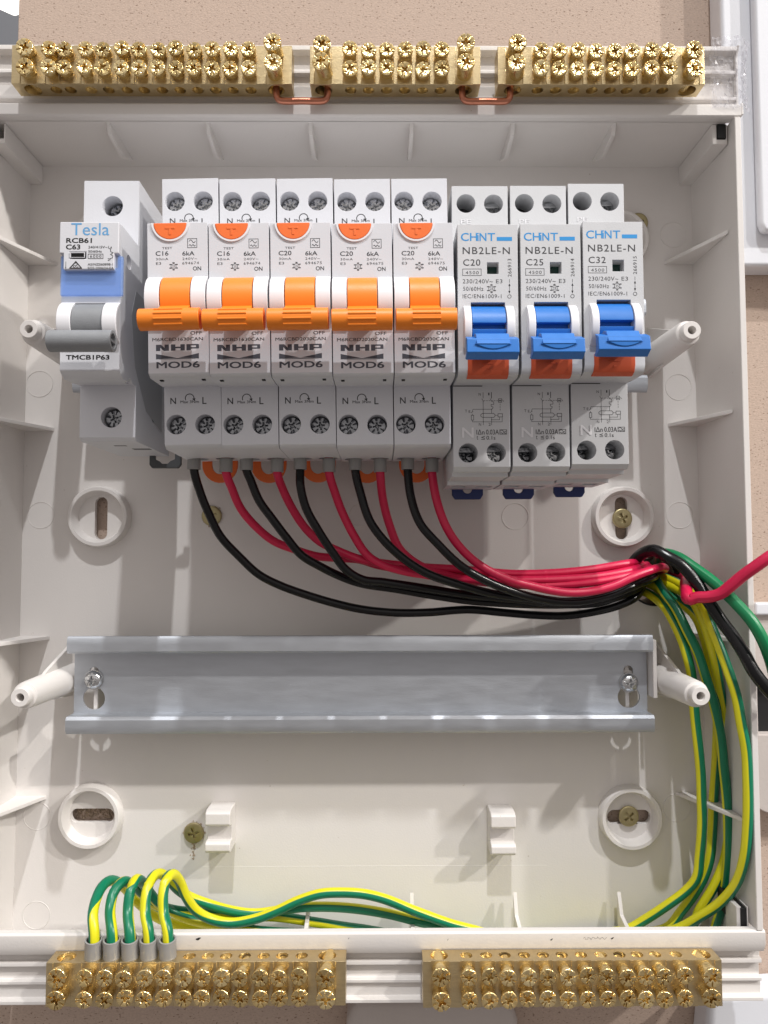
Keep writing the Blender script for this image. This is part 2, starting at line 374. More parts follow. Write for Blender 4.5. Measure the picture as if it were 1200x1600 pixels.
# side walls
part('side_wall', MB().prism([(-131,FZ-2),(-134.3,FZ-2),(-134.3,16.8),(-134.1,17),(-132.4,17),(-132.2,16.8),(-131,FZ)],'y',-95.75,182.95).prism([(-131.1,FZ-2),(-134.3,FZ-2),(-134.3,9.5),(-131.9,9.5)],'y',-118,-95.8), PL, enc, bevel=0.0, label='left side wall with triangular ribs')
part('side_wall', MB().prism([(131,FZ-2),(134.3,FZ-2),(134.3,16.8),(134.1,17),(132.4,17),(132.2,16.8),(131,FZ)],'y',-95.75,182.95).prism([(131.1,FZ-2),(134.3,FZ-2),(134.3,9.5),(131.9,9.5)],'y',-118,-95.8), PL, enc, bevel=0.0, label='right side wall with triangular ribs')
part('side_wall', MB().box(-130.9,130.9,183,185,FZ-2,14), PL, enc, bevel=0.2, label='top side wall')
part('side_wall', MB().box(-130.9,130.9,-118,-116,FZ-2,9.4), PL, enc, bevel=0.2, label='bottom side wall')
# rims and busbar channels
def chan_top():
    return [(183.0,13.4),(183.0,16.4),(183.6,17),(187.4,17),(188,16.2),(188,12.2),(191,12.2),(191.2,13.6),(192.4,13.6),(192.6,11.6),(200.6,11.6),(200.8,13.6),(202,13.6),(202.2,12.2),(208,12.2),(208.3,15.2),(210,15.2),(210,9.6),(184.9,9.6),(184.9,13.4)]
def chan_bot():
    return [(-95.8,14),(-95.8,16.4),(-96.4,17),(-100.2,17),(-103.2,15.6),(-103.2,12.4),(-106.3,12.4),(-106.5,13.9),(-107.9,13.9),(-108.1,11.8),(-112.6,11.8),(-112.8,13.6),(-113.9,13.6),(-114.1,12.4),(-118.4,12.6),(-118.8,14.4),(-120,14.4),(-120,9.6),(-103,9.6),(-99,11.2),(-97,14)]
part('busbar_channel', MB().prism(chan_top(),'x',-138,134.6), PL, enc, bevel=0.18, label='moulded busbar channel along the top edge')
part('busbar_channel', MB().prism(chan_bot(),'x',-138,135), PL, enc, bevel=0.18, label='moulded busbar channel along the bottom edge')
part('channel_end', MB().prism([(184,16.8),(188.2,16.8),(189,13.4),(207,13.6),(210.4,15.4),(210.4,9),(184,9)],'x',134.65,135.5), PL, enc, bevel=0.2)
# ribs on the side walls: triangular webs
for s,ys in ((-1,(143.6,78,-2.4,-62.5)),(1,(144.2,79.5,-1,-62.0))):
    for y in ys:
        part('rib', MB().prism([(s*131.0,FZ),(s*119.5,FZ),(s*120.2,FZ+0.8),(s*131.5,11),(s*131.5,FZ)],'y',y-0.7,y+0.7), PL, enc, bevel=0.15)
for u in (-89.61,-54.22,-17.66,18.52,54.77,91.08):
    part('rib', MB().prism([(183.2,13),(179.6,11),(178.2,-2),(183.2,-14)],'x',u-0.7,u+0.7), PL, enc, bevel=0.12)
for u in (-19.86,18.59,57.10,95.91):
    part('rib', MB().prism([(-116,8),(-107.5,8),(-103.69,-11),(-96.5,-14),(-116,-14)],'x',u-0.7,u+0.7), PL, enc, bevel=0.12)
# hollow corner blocks
def corner(sx, sy, lab):
    x0,x1=sorted((sx*(126.2 if sy>0 else 127.6),sx*131.6)); y0,y1=(175.6,182.9) if sy>0 else (-101.5,-90.20)
    part('corner_block', MB().box(x0,x1,y0,y1,FZ if sy>0 else 4,12.4), PL, enc, bevel=0.2, cuts=[MB().box(x0+1.6,x1-.5,y0+1.8,y1+3,-6,14)], label=lab)
corner(1,1,'top right corner block'); corner(1,-1,'bottom right corner block'); corner(-1,-1,'bottom left corner block'); corner(-1,1,'top left corner block')
part('slot_fill', MB().box(127.9,131.0,177.6,182.8,-5.9,12.9), BLK, enc, bevel=0.2)  # black block filling the slot of the hollow corner block
part('slot_fill', MB().prism([(128.8,-90.5),(130.8,-90.5),(130.8,-98),(128.8,-98)],'z',-5,12.9), BLK, enc, bevel=0.2)
# cover posts
for x,y in ((-111.3,105.4),(112.8,105.0),(-111.3,-17.4),(112.8,-17.6)):
    p=part('cover_post', MB().lathe((x,y),[(5.4,FZ),(4.5,18.4),(4.1,19.6),(3.3,19.9),(3.2,22.6),(2.9,23.0),(1.45,23.0),(1.35,22.6),(1.3,5),(0.02,5),(0.02,FZ)],36), PL, enc)
    part('fin', MB().prism([(y+3.5,FZ),(y+13,FZ),(y+5.8,4),(y+3.5,9)],'x',x-0.6,x+0.6), PL, p, bevel=0.1)
    part('fin', MB().prism([(y-3.5,FZ),(y-7,FZ),(y-5.4,-2),(y-3.5,2)],'x',x-0.6,x+0.6), PL, p, bevel=0.1)
# rail supports
for x in (-98.4,98.9):
    for yc in (106.4,-17.5):
        p=part('rail_boss', MB().lathe((x,yc+0.4),[(4.0,FZ),(3.3,-8.65),(0.05,-8.65),(0.05,FZ)],28), PL, enc)
        part('fin', MB().box(x-0.7,x+0.7,yc-12.5,yc+9,FZ,-9.2), PL, p, bevel=0.1)
part('rail_stop', MB().box(106.2,107.6,-23,-2,FZ,-2), PL, enc, bevel=0.2)
# busbar hooks
for (x,y) in ((-52.52,-72.32),(52.08,-73.68)):
    part('hook', MB().prism([(y+8,FZ),(y+8,FZ+8.5),(y+7,FZ+10.4),(y+3.0,FZ+10.4),(y+2.2,FZ+9.4),(y+2.2,FZ+6.4),(y-3.2,FZ+6.4),(y-3.2,FZ+9.4),(y-4,FZ+10.4),(y-6.4,FZ+10.4),(y-7.4,FZ+9.4),(y-7.4,FZ)],'x',x-4.6,x+4.6), PL, enc, bevel=0.45, seg=3)
# ejector circles and mould lines (fine raised relief of the moulding)
for i,(x,y,z) in enumerate(((-124.00,44.62,-18.00),(-122.31,-105.90,-18.00),(-122.90,-69.35,-18.00),(123.47,44.23,-18.00),(123.48,155.49,-18.00),(124.12,94.48,-18.00),(119.70,-67.22,-18.00),(59.49,43.84,-18.00),(-0.59,44.43,-18.00),(123.87,195.96,-18.00),(-125.64,95.87,-18.00))):
    r=5.1 if i in (0,1,2,3,4,5,7,6,10) else (4.3 if i==8 else 6.6)
    part('ejector_mark', MB().lathe((x,y),[(r+0.14,FZ-.05),(r,FZ+.16),(r-.14,FZ-.05)],44), PL, enc)
part('mould_line', MB().prism([(-88.6,FZ-.1),(-88.4,FZ+.05),(-88.2,FZ-.1)],'x',-60,70), PL, enc)
part('mould_line', MB().prism([(166.6,FZ-.1),(166.9,FZ+.12),(167.2,FZ-.1)],'x',-100,100), PL, enc)
pm=MB(); zt=17.04
for c,rr in (((-53.32,-97.58,17.00),.9),((63.73,-98.37,17.00),.5),((83.95,-98.06,17.00),.55),((29.31,-98.20,17.00),.25),((-3.57,-97.62,17.00),.25)):
    poly(pm,[(c[0]+rr*(1+.4*math.sin(3*a))*math.cos(a)*.9,c[1]+rr*.45*math.sin(a)+.25*math.cos(a),zt) for a in [k*.63 for k in range(10)]],zt)
c=(78.21,-98.03,17.00); line(pm,[(c[0]-4+k*.45+.25*math.sin(k*2.7),c[1]+(.2+.35*abs(math.sin(k*.7)))*math.sin(k*1.9)) for k in range(18)],.07,zt)
ink('pen_mark',pm,INB,enc)
# crumpled clear packing film at the right end of the top channel
fm=MB(); nx,ny=26,22; rnd=random.Random(3)
for j in range(ny):
    for i in range(nx):
        x=124.5+i/(nx-1)*14.5; y=186+j/(ny-1)*26
        zz=15.6+(1.2 if y>207 else 0)+(1.3 if y<188 else 0)
        fm.v.append((x+rnd.uniform(-.5,.5)+(1.2 if j in(0,ny-1) and i==nx-1 else 0), y+rnd.uniform(-.5,.5), zz+rnd.uniform(0,1.1)+(0.8*rnd.random() if x>133 else 0)-(0 if x<135.5 else (x-135.5)*1.2)))
for j in range(ny-1):
    for i in range(nx-1):
        a=j*nx+i
        fm.f+= [(a,a+1,a+nx+1),(a,a+nx+1,a+nx)] if (i+j)%2 else [(a,a+1,a+nx),(a+1,a+nx+1,a+nx)]
me=mesh_of(fm,FLM); o=objlink('packing_film',me); props(o,'crinkled clear plastic film clinging to the right end of the top channel','plastic film')
o.modifiers.new('s','SOLIDIFY').thickness=0.00004
# ================================================================== mounting rails
def rail(label, ytop, tabs):
    t=thing('mounting_rail',label,'rail',(0,ytop-17.5,0),'steel mounting rails across the enclosure')
    h=17.5; P=[(-h,-1.7),(-h+.2,-0.9),(-h+1.4,-.15),(-h+3.2,0),(-h+5.2,0),(-h+6.3,-0.9),(-h+6.3,-7.5),( h-6.2,-7.5),(h-6.2,-.8),(h-5.4,0),(h-3,0),(h-1,-.25),(h-.1,-.9),(h,-1.7),(h-1.6,-1.3),(h-5.3,-1.0),(h-5.3,-8.5),(-h+5.3,-8.5),(-h+5.3,-1.0),(-h+1.6,-1.3)]
    cuts=[]
    for x in (-98.4,98.9): cuts+=[MB().cyl((x,-6.0),4.1,-12,-4,'z',28), slot(x,1.0,3.6,9,-12,-4)]
    part('rail_body', MB().prism(P,'x',-105.7,105.7), STL, t, bevel=0.3, cuts=cuts, seg=2)
    return t
rail('upper galvanised steel rail carrying the row of circuit breakers',123.9,0)
rail('empty galvanised steel rail below the cables',0.0,0)
for x,y,l in ((-98.4,-16.6,'domed cross-head screw at the left end of the empty rail'),(98.9,-18.2,'domed cross-head screw at the right end of the empty rail')):
    t=thing('rail_screw',l,'screw',(x,y,-7.5),'screws of the empty rail')
    part('washer', MB().lathe((0,0),[(3.6,0.02),(3.6,0.45),(1.5,0.45),(1.5,0.02)],28), SCR, t)
    objlink('head', cut_head([(3.4,0.46),(3.35,1.0),(2.9,1.9),(2.0,2.5),(0.8,2.75),(0.03,2.8),(0.03,0.46)],SCR,3.4,2.8,1.7,0.8,'pz',0.08), t)
# ================================================================== wood screws
WSM=cut_head([(3.9,0.15),(3.7,0.62),(3.2,0.8),(0.03,0.8),(0.03,-2.6),(1.8,-2.4)],YSC,3.9,0.8,2.0,1.05,'ph')
def woodscrew(x,y,z,label,rot,r=3.9):
    t=thing('countersunk_screw',label,'screw',(x,y,z),'yellow zinc screws holding the enclosure',rot)
    objlink('head', WSM, t); part('recess', MB().cyl((0,0),1.9,-1.5,-0.35,'z',12), BLK, t)  # black plug darkens the cross, standing in for its shade
    part('shank', MB().cyl((0,0),1.8,-10,-0.2,'z',16,), YSC, t)
woodscrew(*(100.77,42.99,-17.20),'yellow zinc screw in the vertical slot of the upper right mounting ring',25)
woodscrew(*(101.08,-69.98,-17.20),'yellow zinc screw in the horizontal slot of the lower right mounting ring',40)
woodscrew(*(-57.96,44.25,-17.60),'yellow zinc screw in the back panel, half hidden by the leftmost black cable',20)
woodscrew(*(-63.39,-75.47,-17.20),'yellow zinc screw in the back panel beside the left hook',15)
woodscrew(*(109.31,160.05,-17.20),'yellow zinc screw glimpsed behind the rightmost blue breaker',15)
def swarf(x,y,label,n,spread,down):
    m=MB(); rnd=random.Random(int(x*10))
    for i in range(n):
        a=rnd.uniform(0,6.28); q=rnd.uniform(3.2,4.4) if i%2 else rnd.uniform(0,spread)
        px=x+(q*math.cos(a) if i%2 else rnd.gauss(0,.45)); py=y+(q*math.sin(a) if i%2 else -3.5-rnd.random()**1.5*down); s_=rnd.uniform(.12,.5)
        m.add([(px-s_,py,FZ),(px+s_,py-.1,FZ),(px,py+s_*1.6,FZ),(px+.1,py+.1,FZ+s_*.8)],[(0,1,3),(1,2,3),(2,0,3),(0,2,1)])
    o=objlink('sawdust',mesh_of(m,DST)); props(o,label,kind='stuff')
x,y,_=(-63.58,-75.76,-18.00); swarf(x,y,'pale sawdust crumbs around the screw by the left hook',60,3,6.5)
x,y,_=(-58.04,44.27,-18.00); swarf(x,y,'pale sawdust crumbs around the screw under the black cable',26,3,1)
x,y,_=(-105.91,-71.15,-21.00)
m=MB(); rnd=random.Random(5)
for i in range(160):
    px=-102.1+rnd.uniform(-7.6,7.6); py=-69.3+rnd.uniform(-2.3,2.3); s_=rnd.uniform(.3,.9)
    m.add([(px-s_,py,-22),(px+s_,py-.1,-22),(px,py+s_*1.3,-22),(px+.1,py+.1,-22+s_*1.4)],[(0,1,3),(1,2,3),(2,0,3),(0,2,1)])
props(objlink('wood_shavings',mesh_of(m,DST)),'torn brown wood fibres in the slot of the lower left mounting ring',kind='stuff')
# ================================================================== circuit breakers
YC=106.4
TSM={m.name:[cut_head([(2.75,-6),(2.75,1.5),(2.6,1.7),(0.03,1.6),(0.03,-6)],m,2.75,1.7,1.4,0.7,'pz',0.08,28,50+k) for k in range(2)] for m in (SCR,DSC)}
def terminal(parent, x, y, z, r, m, rot, seed):
    o=objlink('terminal_screw', TSM[m.name][seed%2], parent, (x,y,z)); o.rotation_euler=(0,rot,0)
def wave(mb, x0,x1,y,amp,wd,z,n=14,cyc=1): line(mb,[(x0+(x1-x0)*i/n, y+amp*math.sin(2*math.pi*cyc*i/n)) for i in range(n+1)],wd,z)
# ---- orange-toggle breakers (first one measured from the photo, local origin at slot centre)
def make_orange(label, loc, rot, rating, code, typ, seed, proto=None):
    t=thing('orange_toggle_breaker',label,'circuit breaker',loc,'orange toggle breakers in the row',rot)
    W=8.82; Z1=41.2; Z2=57.3
    if proto is None:
        prof=[(-43,0.3),(-44,8),(-44,39.3),(-42.8,41.2),(-24.6,41.2),(-25.0,43.4),(-25.2,55.6),(-24.2,57.3),(20.4,57.3),(20.4,41.2),(41.9,41.2),(41.9,8),(40,0.3)]
        cuts=[]; wells=[(-4.89,34.58),(3.99,34.53),(-5.15,-36.42),(3.79,-36.54)]
        for x,y in wells: cuts.append(MB().cyl((x,y),3.08,30,60,'z',30))
        for x in (-4.4,4.4): cuts.append(MB().cyl((14,x),3.2,-60,-34,'y',24))
        part('body', MB().prism(prof,'x',-W,W), PLB, t, bevel=0.38, cuts=cuts)
        for i,(x,y) in enumerate(wells):
            terminal(t,x,y,35.5 if i<2 else 36,2.8, SCR if i<2 else DSC, 0.3+i*0.9+seed, seed*7+i)
        # label notch marks below the nose
        for x in (-6.2,6.2):
            m=MB(); m.box(x-.5,x+.5,-25.45,-25.1,52,53.4); part('latch_notch', m, BLK, t)
        # drum, lever
        cy,cz=-2.8,53.4
        m=MB().cyl((cy,cz),8.0,-8.75,-4.5,'x',48).cyl((cy,cz),8.0,4.5,8.75,'x',48)
        part('drum_housing', m, PLW, t, bevel=0.2)
        B=Vector((-11.1,66.0)); Cc=Vector((cy,cz)); d=(B-Cc).normalized(); n=Vector((-d.y,d.x))
        lm=MB().cyl((cy,cz),7.9,-4.28,4.28,'x',48)
        q=[Cc+d*5-n*1.7, B-n*2.2, B+n*2.9, Cc+d*5+n*4.0]
        lm.prism([tuple(p) for p in q],'x',-4.25,4.25)
        lm.cyl((B.x,B.y),3.05,-8.5,8.5,'x',32)
        tg=part('toggle', lm, ORG, t, bevel=0.15)
        gm=MB()
        for a in (48,78,108,138):
            aa=math.radians(a); p=Vector((B.x-math.cos(aa)*3.0*1.0, B.y+math.sin(aa)*3.0))
            gm.cyl((p.x,p.y),0.36,-3.9,3.9,'x',10)
        part('grip_rib', gm, ORG, tg); 
        part('bore', MB().cyl((B.x,B.y),1.6,8.51,8.54,'x',16), ORB, tg)
        # test button: half disc at the nose top
        hd=[(-2.0+4.85*math.cos(math.radians(a)),20.25+4.95*math.sin(math.radians(a))) for a in range(180,361,12)]
        bt=part('test_button', MB().prism(hd,'z',56.9,57.85), ORB, t, bevel=0.25)
        tm=MB().box(-3.4,-0.6,18.4,19.0,57.8,57.98).box(-2.35,-1.65,16.6,18.4,57.8,57.98); part('raised_letter', tm, ORB, bt, bevel=0.05)
        ro=[(-2.0+5.45*math.cos(math.radians(a)),20.3+5.5*math.sin(math.radians(a))) for a in range(180,361,10)]
        ri=[(-2.0+4.9*math.cos(math.radians(a)),20.3+5.0*math.sin(math.radians(a))) for a in range(180,361,10)]
        part('button_rim', MB().prism(ro+ri[::-1],'z',57.2,57.75), PLW, t)
        # orange clip under the rail
        oc=[(6.4*math.cos(math.radians(a))*1.0,-44.5+6.6*math.sin(math.radians(a))) for a in range(180,361,12)]
        ic=[(2.9*math.cos(math.radians(a)),-44.5+3.4*math.sin(math.radians(a))) for a in range(180,361,15)]
        part('rail_clip', MB().prism(oc+[(6.4,-38),(-6.4,-38)]+[],'z',0.4,1.9), ORB, t, bevel=0.2, cuts=[MB().prism(ic+[(2.9,-42.0),(-2.9,-42.0)],'z',-3,5)])
    else:
        for ch in proto.children:
            if ch.name.startswith('printed') : continue
            c=copytree(ch,t)
            if ch.name.startswith('terminal_screw'): pass
    z=Z2+0.03; m=MB()
    text(m,'TEST',(-4.50,12.56,-1.48,13.22),z)
    text(m,rating,(-6.39,10.65,-2.62,12.00),z,0.012)
    text(m,'30mA',(-6.29,9.30,-2.69,10.00),z,0,1.15)
    text(m,'E3',(-6.30,7.96,-4.80,8.71),z)
    text(m,'6kA',(1.43,10.53,4.97,11.83),z,0.012)
    text(m,'240V~',(1.42,9.23,5.73,9.94),z,0,1.15)
    text(m,code,(1.40,7.88,6.24,8.68),z,0,1.15)
    text(m,'ON',(4.47,6.01,6.88,7.23),z,0.012)
    text(m,'OFF',(3.49,-12.99,6.86,-12.01),z,0.012)
    text(m,typ,(-7.59,-14.73,7.11,-13.78),z,0.012)
    q=(3.01,12.87,5.70,15.55); frame(m,q,0.16,z)
    wx0,wx1=q[0]+.45,q[2]-.45; my=(q[1]+q[3])/2
    wave(m,wx0,wx1,my+.55,.42,.16,z); wave(m,wx0,wx1,my-.65,.22,.16,z,16,2)
    hexmark(m,(-1.17,7.42),1.05,z)
    ink('printed_text',m,INK,t)
    m=MB(); 
    # the block-letter maker's mark: N H P, two wedges, MOD6
    q=(-6.54,-17.61,5.94,-15.77); X=lambda f:q[0]+(q[2]-q[0])*f; Y=lambda f:q[1]+(q[3]-q[1])*f
    for pts in ([(0,0),(.0,1),(.12,1),(.2,.45),(.2,1),(.30,1),(.30,0),(.18,0),(.1,.55),(.1,0)],
                [(.35,0),(.35,1),(.45,1),(.45,.62),(.57,.62),(.57,1),(.67,1),(.67,0),(.57,0),(.57,.38),(.45,.38),(.45,0)]):
        poly(m,[(X(a),Y(b)) for a,b in pts],z)
    poly(m,[(X(.71),Y(0)),(X(.81),Y(0)),(X(.81),Y(1)),(X(.71),Y(1))],z)
    poly(m,[(X(.81),Y(.78)),(X(.97),Y(.78)),(X(1.0),Y(.95)),(X(.98),Y(1)),(X(.81),Y(1))],z)
    poly(m,[(X(.81),Y(.28)),(X(.98),Y(.28)),(X(1.0),Y(.33)),(X(.97),Y(.5)),(X(.81),Y(.5))],z)
    poly(m,[(X(.93),Y(.5)),(X(.97),Y(.5)),(X(1.0),Y(.33)),(X(1.0),Y(.95)),(X(.97),Y(.78)),(X(.93),Y(.78))],z)
    q=(-6.57,-20.06,5.90,-18.47)
    cxm=(q[0]+q[2])/2
    poly(m,[(q[0],q[3]),(cxm-.3,q[1]+.35),(q[0],q[1])],z); poly(m,[(q[2],q[3]),(q[2],q[1]),(cxm+.3,q[1]+.35)],z)
    poly(m,[(q[0]+1,q[1]-.05),(q[0]+1,q[1]+.0),(cxm,q[1]+.22),(q[2]-1,q[1]),(q[2]-1,q[1]-.05)],z)
    text(m,'MOD6',(-6.46,-22.74,6.10,-20.83),z,0.035)
    ink('printed_logo',m,ING,t)
    m=MB(); z=Z1+0.03
    for a,b,n1,n2 in ((349.5,341.5,0,0),(631.3,621.3,0,0)):
        up=a<400
        text(m,'N',(-6.48,27.49,-4.75,29.14) if up else (-6.91,-30.01,-5.16,-28.04),z,0.01)
        text(m,'L',(3.49,27.16,4.73,28.92) if up else (3.03,-30.19,4.29,-28.01),z,0.01)
        text(m,'Max 3Nm',(-3.35,27.93,2.30,28.77) if up else (-3.79,-29.83,1.95,-28.96),z,0.01)
        c=(-0.45,29.10) if up else (-0.92,-28.29)
        line(m,arc(c,1.35,200,-10,12),0.24,z); e=arc(c,1.35,-10,-10,1)[0]
        poly(m,[(e[0]-.55,e[1]+.1),(e[0]+.5,e[1]+.2),(e[0]+.15,e[1]-.7)],z)
    ink('printed_terminal_text',m,INK,t)
    return t
orig=None
OR=[(-52.0,1.35,'C16','694674','M6RCBD1630CAN','orange toggle breaker marked C16, next to the grey toggle breaker'),
    (-34.1,1.05,'C16','694674','M6RCBD1630CAN','orange toggle breaker marked C16, second in the orange row'),
    (-16.1,0.9,'C20','694675','M6RCBD2030CAN','middle breaker of the five with orange toggles, marked C20'),
    (1.9,0.7,'C20','694675','M6RCBD2030CAN','orange toggle breaker marked C20, just right of the middle one in the orange row'),
    (19.9,0.55,'C20','694675','M6RCBD2030CAN','orange toggle breaker marked C20, touching the first blue toggle breaker')]
for i,(x,rt,rat,code,typ,lab) in enumerate(OR):
    t=make_orange(lab,(x,YC+random.uniform(-.15,.15),0),rt,rat,code,typ,i,orig)
    if orig is None: orig=t
# ---- blue-toggle breakers
def make_blue(label, loc, rating, num, proto=None, rot=0):
    t=thing('blue_toggle_breaker',label,'circuit breaker',loc,'blue toggle breakers in the row',rot)
    W=8.85; Z1=41.2; Z2=57.3
    if proto is None:
        prof=[(-53.6,0.3),(-53.6,20),(-52.4,20.4),(-52.4,36),(-51.2,36.4),(-51.2,39.6),(-49.8,41.2),(-24.3,41.2),(-24.6,45),(-25.0,54.2),(-24.4,56.2),(-22.6,57.3),(20.1,57.3),(20.1,41.2),(39.6,41.2),(39.6,6),(38,0.3)]
        wells=[(-4.37,33.93),(4.35,33.82),(-4.27,-45.47),(4.46,-45.34)]
        cuts=[MB().cyl((x,y),3.0,20,60,'z',30) for x,y in wells]
        q=(-0.23,5.20,3.18,8.65); cuts.append(MB().box(q[0],q[2],q[1],q[3],53,60))
        qd=(-5.07,-12.32,4.94,-3.29); cuts.append(MB().box(qd[0],qd[2],-17,qd[3],48,60))
        for x in (-4.4,4.4): cuts.append(MB().box(x-2.6,x+2.6,-70,-44,9,16))
        part('body', MB().prism(prof,'x',-W,W), PLC, t, bevel=0.3, cuts=cuts)
        part('indicator_window', MB().box(q[0]+.02,q[2]-.02,q[1]+.02,q[3]-.02,53.02,53.6), GRN, t)
        for i,(x,y) in enumerate(wells):
            if i==0: part('terminal_shutter', MB().cyl((x,y),2.9,30,31,'z',24), DGR, t)
            else: terminal(t,x+(.6 if i==1 else 0),y,[0,31,28,31][i],2.7, SCR if i in (1,3) else DSC, i*1.1, 40+i)
            if i==0: continue
            part('terminal_clamp', MB().box(x-2.6,x+2.6,y+1.0,y+2.8,28,34+(2 if i==1 else 0)), SCR if i==1 else DSC, t, bevel=0.2)
        cy,cz=-10.7,52.8
        mdd=MB().cyl((cy,cz),7.8,-7.3,qd[0]-0.05,'x',44).cyl((cy,cz),7.8,qd[2]+.05,7.4,'x',44)
        part('drum_housing', mdd, PLW, t, bevel=0.25)
        B=Vector((-11.6,65.0))
        lm=MB().cyl((cy,cz),7.4,qd[0]+.1,qd[2]-.1,'x',44)
        tg=part('toggle', lm, BLU, t, bevel=0.1, cuts=[MB().box(-10,10,-12.0,-10.2,57.2,64)])
        lv=MB(); xa=4.7; xb=7.35
        lv.prism([(-14.5,57.5),(-13.9,62.2),(-14.7,64.6),(-18.2,67),(-19.3,64),(-17.3,57.5)],'x',-xa,xa)
        lv.prism([(-15.0,62.6),(-16.5,66.0),(-20.5,66.6),(-21.9,63.6),(-21.1,61.4),(-19.7,63.6),(-16.7,63.6)],'x',-xb,xb)
        part('lever', lv, BLU, tg, bevel=0.22)
        # scooped finger grip
        gp=[(-5.2,0)]+[(-5.2+10.4*k/12, -1.55*math.sin(math.pi*k/12)) for k in range(1,12)]+[(5.2,0)]
        gm=MB(); n=len(gp)
        vs=[(x,-12.6+y*.0,67.55) for x,y in gp]+[(x,-12.6+y*1.25,67.45+y*.25+.12) for x,y in gp]
        part('slider_slot', MB().box(qd[0],qd[2],qd[3]-1.1,qd[3]-.02,47.9,49.5), NVY, t)
        part('grip', MB().prism([(x,-18.1+y) for x,y in gp],'z',65.6,66.75), BLU, tg, bevel=0.25)
        # brick orange test button low on the nose
        tb=part('test_button', MB().prism([(-19.4,56.2),(-19.4,57.55),(-22.6,57.6),(-24.55,56.6),(-25.3,54.8),(-25.2,53.6),(-24,53.6)],'x',-6.1,5.9), RBT, t, bevel=0.15)
        part('raised_letter', MB().box(-1.6,1.4,-21.6,-21.2,57.4,57.75).box(-.4,.3,-23.2,-21.6,57.0,57.55), RBT, tb)
        part('seam', MB().box(-W-.01,.3,-24.6,-24.36,41.0,41.26), BLK, t)
        # moulded letters
        mm_=MB(); text(mm_,'N',(-6.14,-40.72,-2.53,-37.51),41.35,0.02); text(mm_,'PE',(-6.04,27.30,-2.79,28.75),41.3,0.01)
        ink('moulded_letter',mm_,PLW,t)
        oc=[(-5.6,-51),(-5.6,-55.6),(-4.6,-57.2),(4.6,-57.2),(5.6,-55.6),(5.6,-51)]
        part('rail_clip', MB().prism(oc,'z',0.4,2.4), NVY, t, bevel=0.3, cuts=[MB().cyl((0,-53.4),1.7,-3,5,'z',20)])
    else:
        for ch in proto.children:
            if not ch.name.startswith('printed'): copytree(ch,t)
    z=Z2+.03; m=MB()
    text(m,'NB2LE-N',(-7.33,11.14,6.53,13.22),z,0.004,1.15)
    text(m,rating,(-7.22,7.65,-2.17,9.57),z,0.004,1.1)
    text(m,'4500',(-6.53,5.11,-2.67,6.06),z,0,1.2); frame(m,(-7.38,4.72,-1.95,6.68),0.14,z)
    text(m,'230/240V~',(-7.39,2.37,1.44,3.62),z,0,1.1); text(m,'E3',(2.37,2.41,4.26,3.58),z,0,1.1)
    text(m,'50/60Hz',(-7.28,0.16,-1.34,1.38),z,0,1.1); hexmark(m,(1.04,0.81),1.15,z)
    text(m,'IEC/EN61009-1',(-7.43,-2.05,3.93,-0.87),z,0,1.1)
    text(m,num,(5.87,4.35,6.96,9.71),z,0,1.1,rot=True)
    a=(6.33,3.58); b=(6.32,2.63); c=(6.31,2.24); d=(6.28,-0.52); e=(6.27,-1.53)
    line(m,[a,b],.13,z); line(m,[c,d],.13,z)
    poly(m,[(c[0]-.32,c[1]-.65),(c[0]+.32,c[1]-.65),(c[0],c[1]+.15)],z); poly(m,[(d[0]-.32,d[1]+.65),(d[0],d[1]-.15),(d[0]+.32,d[1]+.65)],z)
    line(m,arc(e,.52,0,360,16),.13,z)
    z=Z1+.03
    D=lambda u,v:(0.516+(u-755)*0.19984,-31.885-(v-640)*0.19984)
    l=lambda pts,wd=.13: line(m,[D(u,v) for u,v in pts],wd,z)
    l([(755,613),(755,622)]); l([(753,623),(755.5,627)]); l([(755,627),(755,664)])
    l([(768,613),(768,622)],.2); l([(766,623),(768.5,627)]); l([(768.5,627),(771.5,628),(771.5,632),(767.5,632),(767.5,635),(770.5,636),(770,638),(768,639.5)])
    for k in range(756,778,4): l([(k,626),(k+2,626)])
    frame(m,[*D(779,628.5),*D(784,623)],.15,z); l([(780.5,626),(782.5,626)],.3); l([(785.5,625),(787,627)])
    for k in (631,635,639): l([(781.5,k),(781.5,k+2)])
    frame(m,[*D(778,651.5),*D(785,646.5)],.15,z)
    l([(768,639.5),(739,639.5),(738,643)]); l([(739,643),(736,645)]); l([(738,647),(738,649)]); frame(m,[*D(736.3,656.5),*D(740,649)],.14,z)
    l([(738,657),(738,659.3),(784.5,659.3),(784.5,652)]); l([(768,639.5),(768,646)]); l([(768,652),(768,664)]); l([(768,656),(780.5,656),(780.5,652)]); l([(774,649),(778,649)])
    line(m,[D(u,v) for u,v in ((754,646),(771,646),(773,647.5),(773.5,649),(773,651),(771,652.3),(754,652.3),(751.5,651),(751,649),(751.5,647.5),(754,646))],.15,z)
    l([(755,646),(755,652)],.12)
    for u,v in ((768,639.5),(768,656),(755,659.3)): poly(m,arc(D(u,v),.16,0,330,7),z)
    text(m,'N',[*D(748,618),*D(751.5,613.8)],z); text(m,'1',[*D(763,617.5),*D(765,613.5)],z); text(m,'N',[*D(748,665.5),*D(751.5,661)],z); text(m,'2',[*D(763,665.5),*D(766.5,661)],z)
    text(m,'T',[*D(726.5,644.5),*D(730,640.3)],z); text(m,'E',[*D(732.3,645),*D(735,641)],z)
    text(m,'I∆n',(-1.65,-39.72,0.86,-38.16),z,.006); text(m,'0.03A',(1.34,-39.73,5.35,-38.16),z,.006)
    q=(5.63,-39.63,7.74,-38.23); frame(m,q,.15,z); my=(q[1]+q[3])/2; wave(m,q[0]+.2,q[2]-.2,my+.3,.3,.16,z); wave(m,q[0]+.2,q[2]-.2,my-.35,.15,.16,z,16,2)
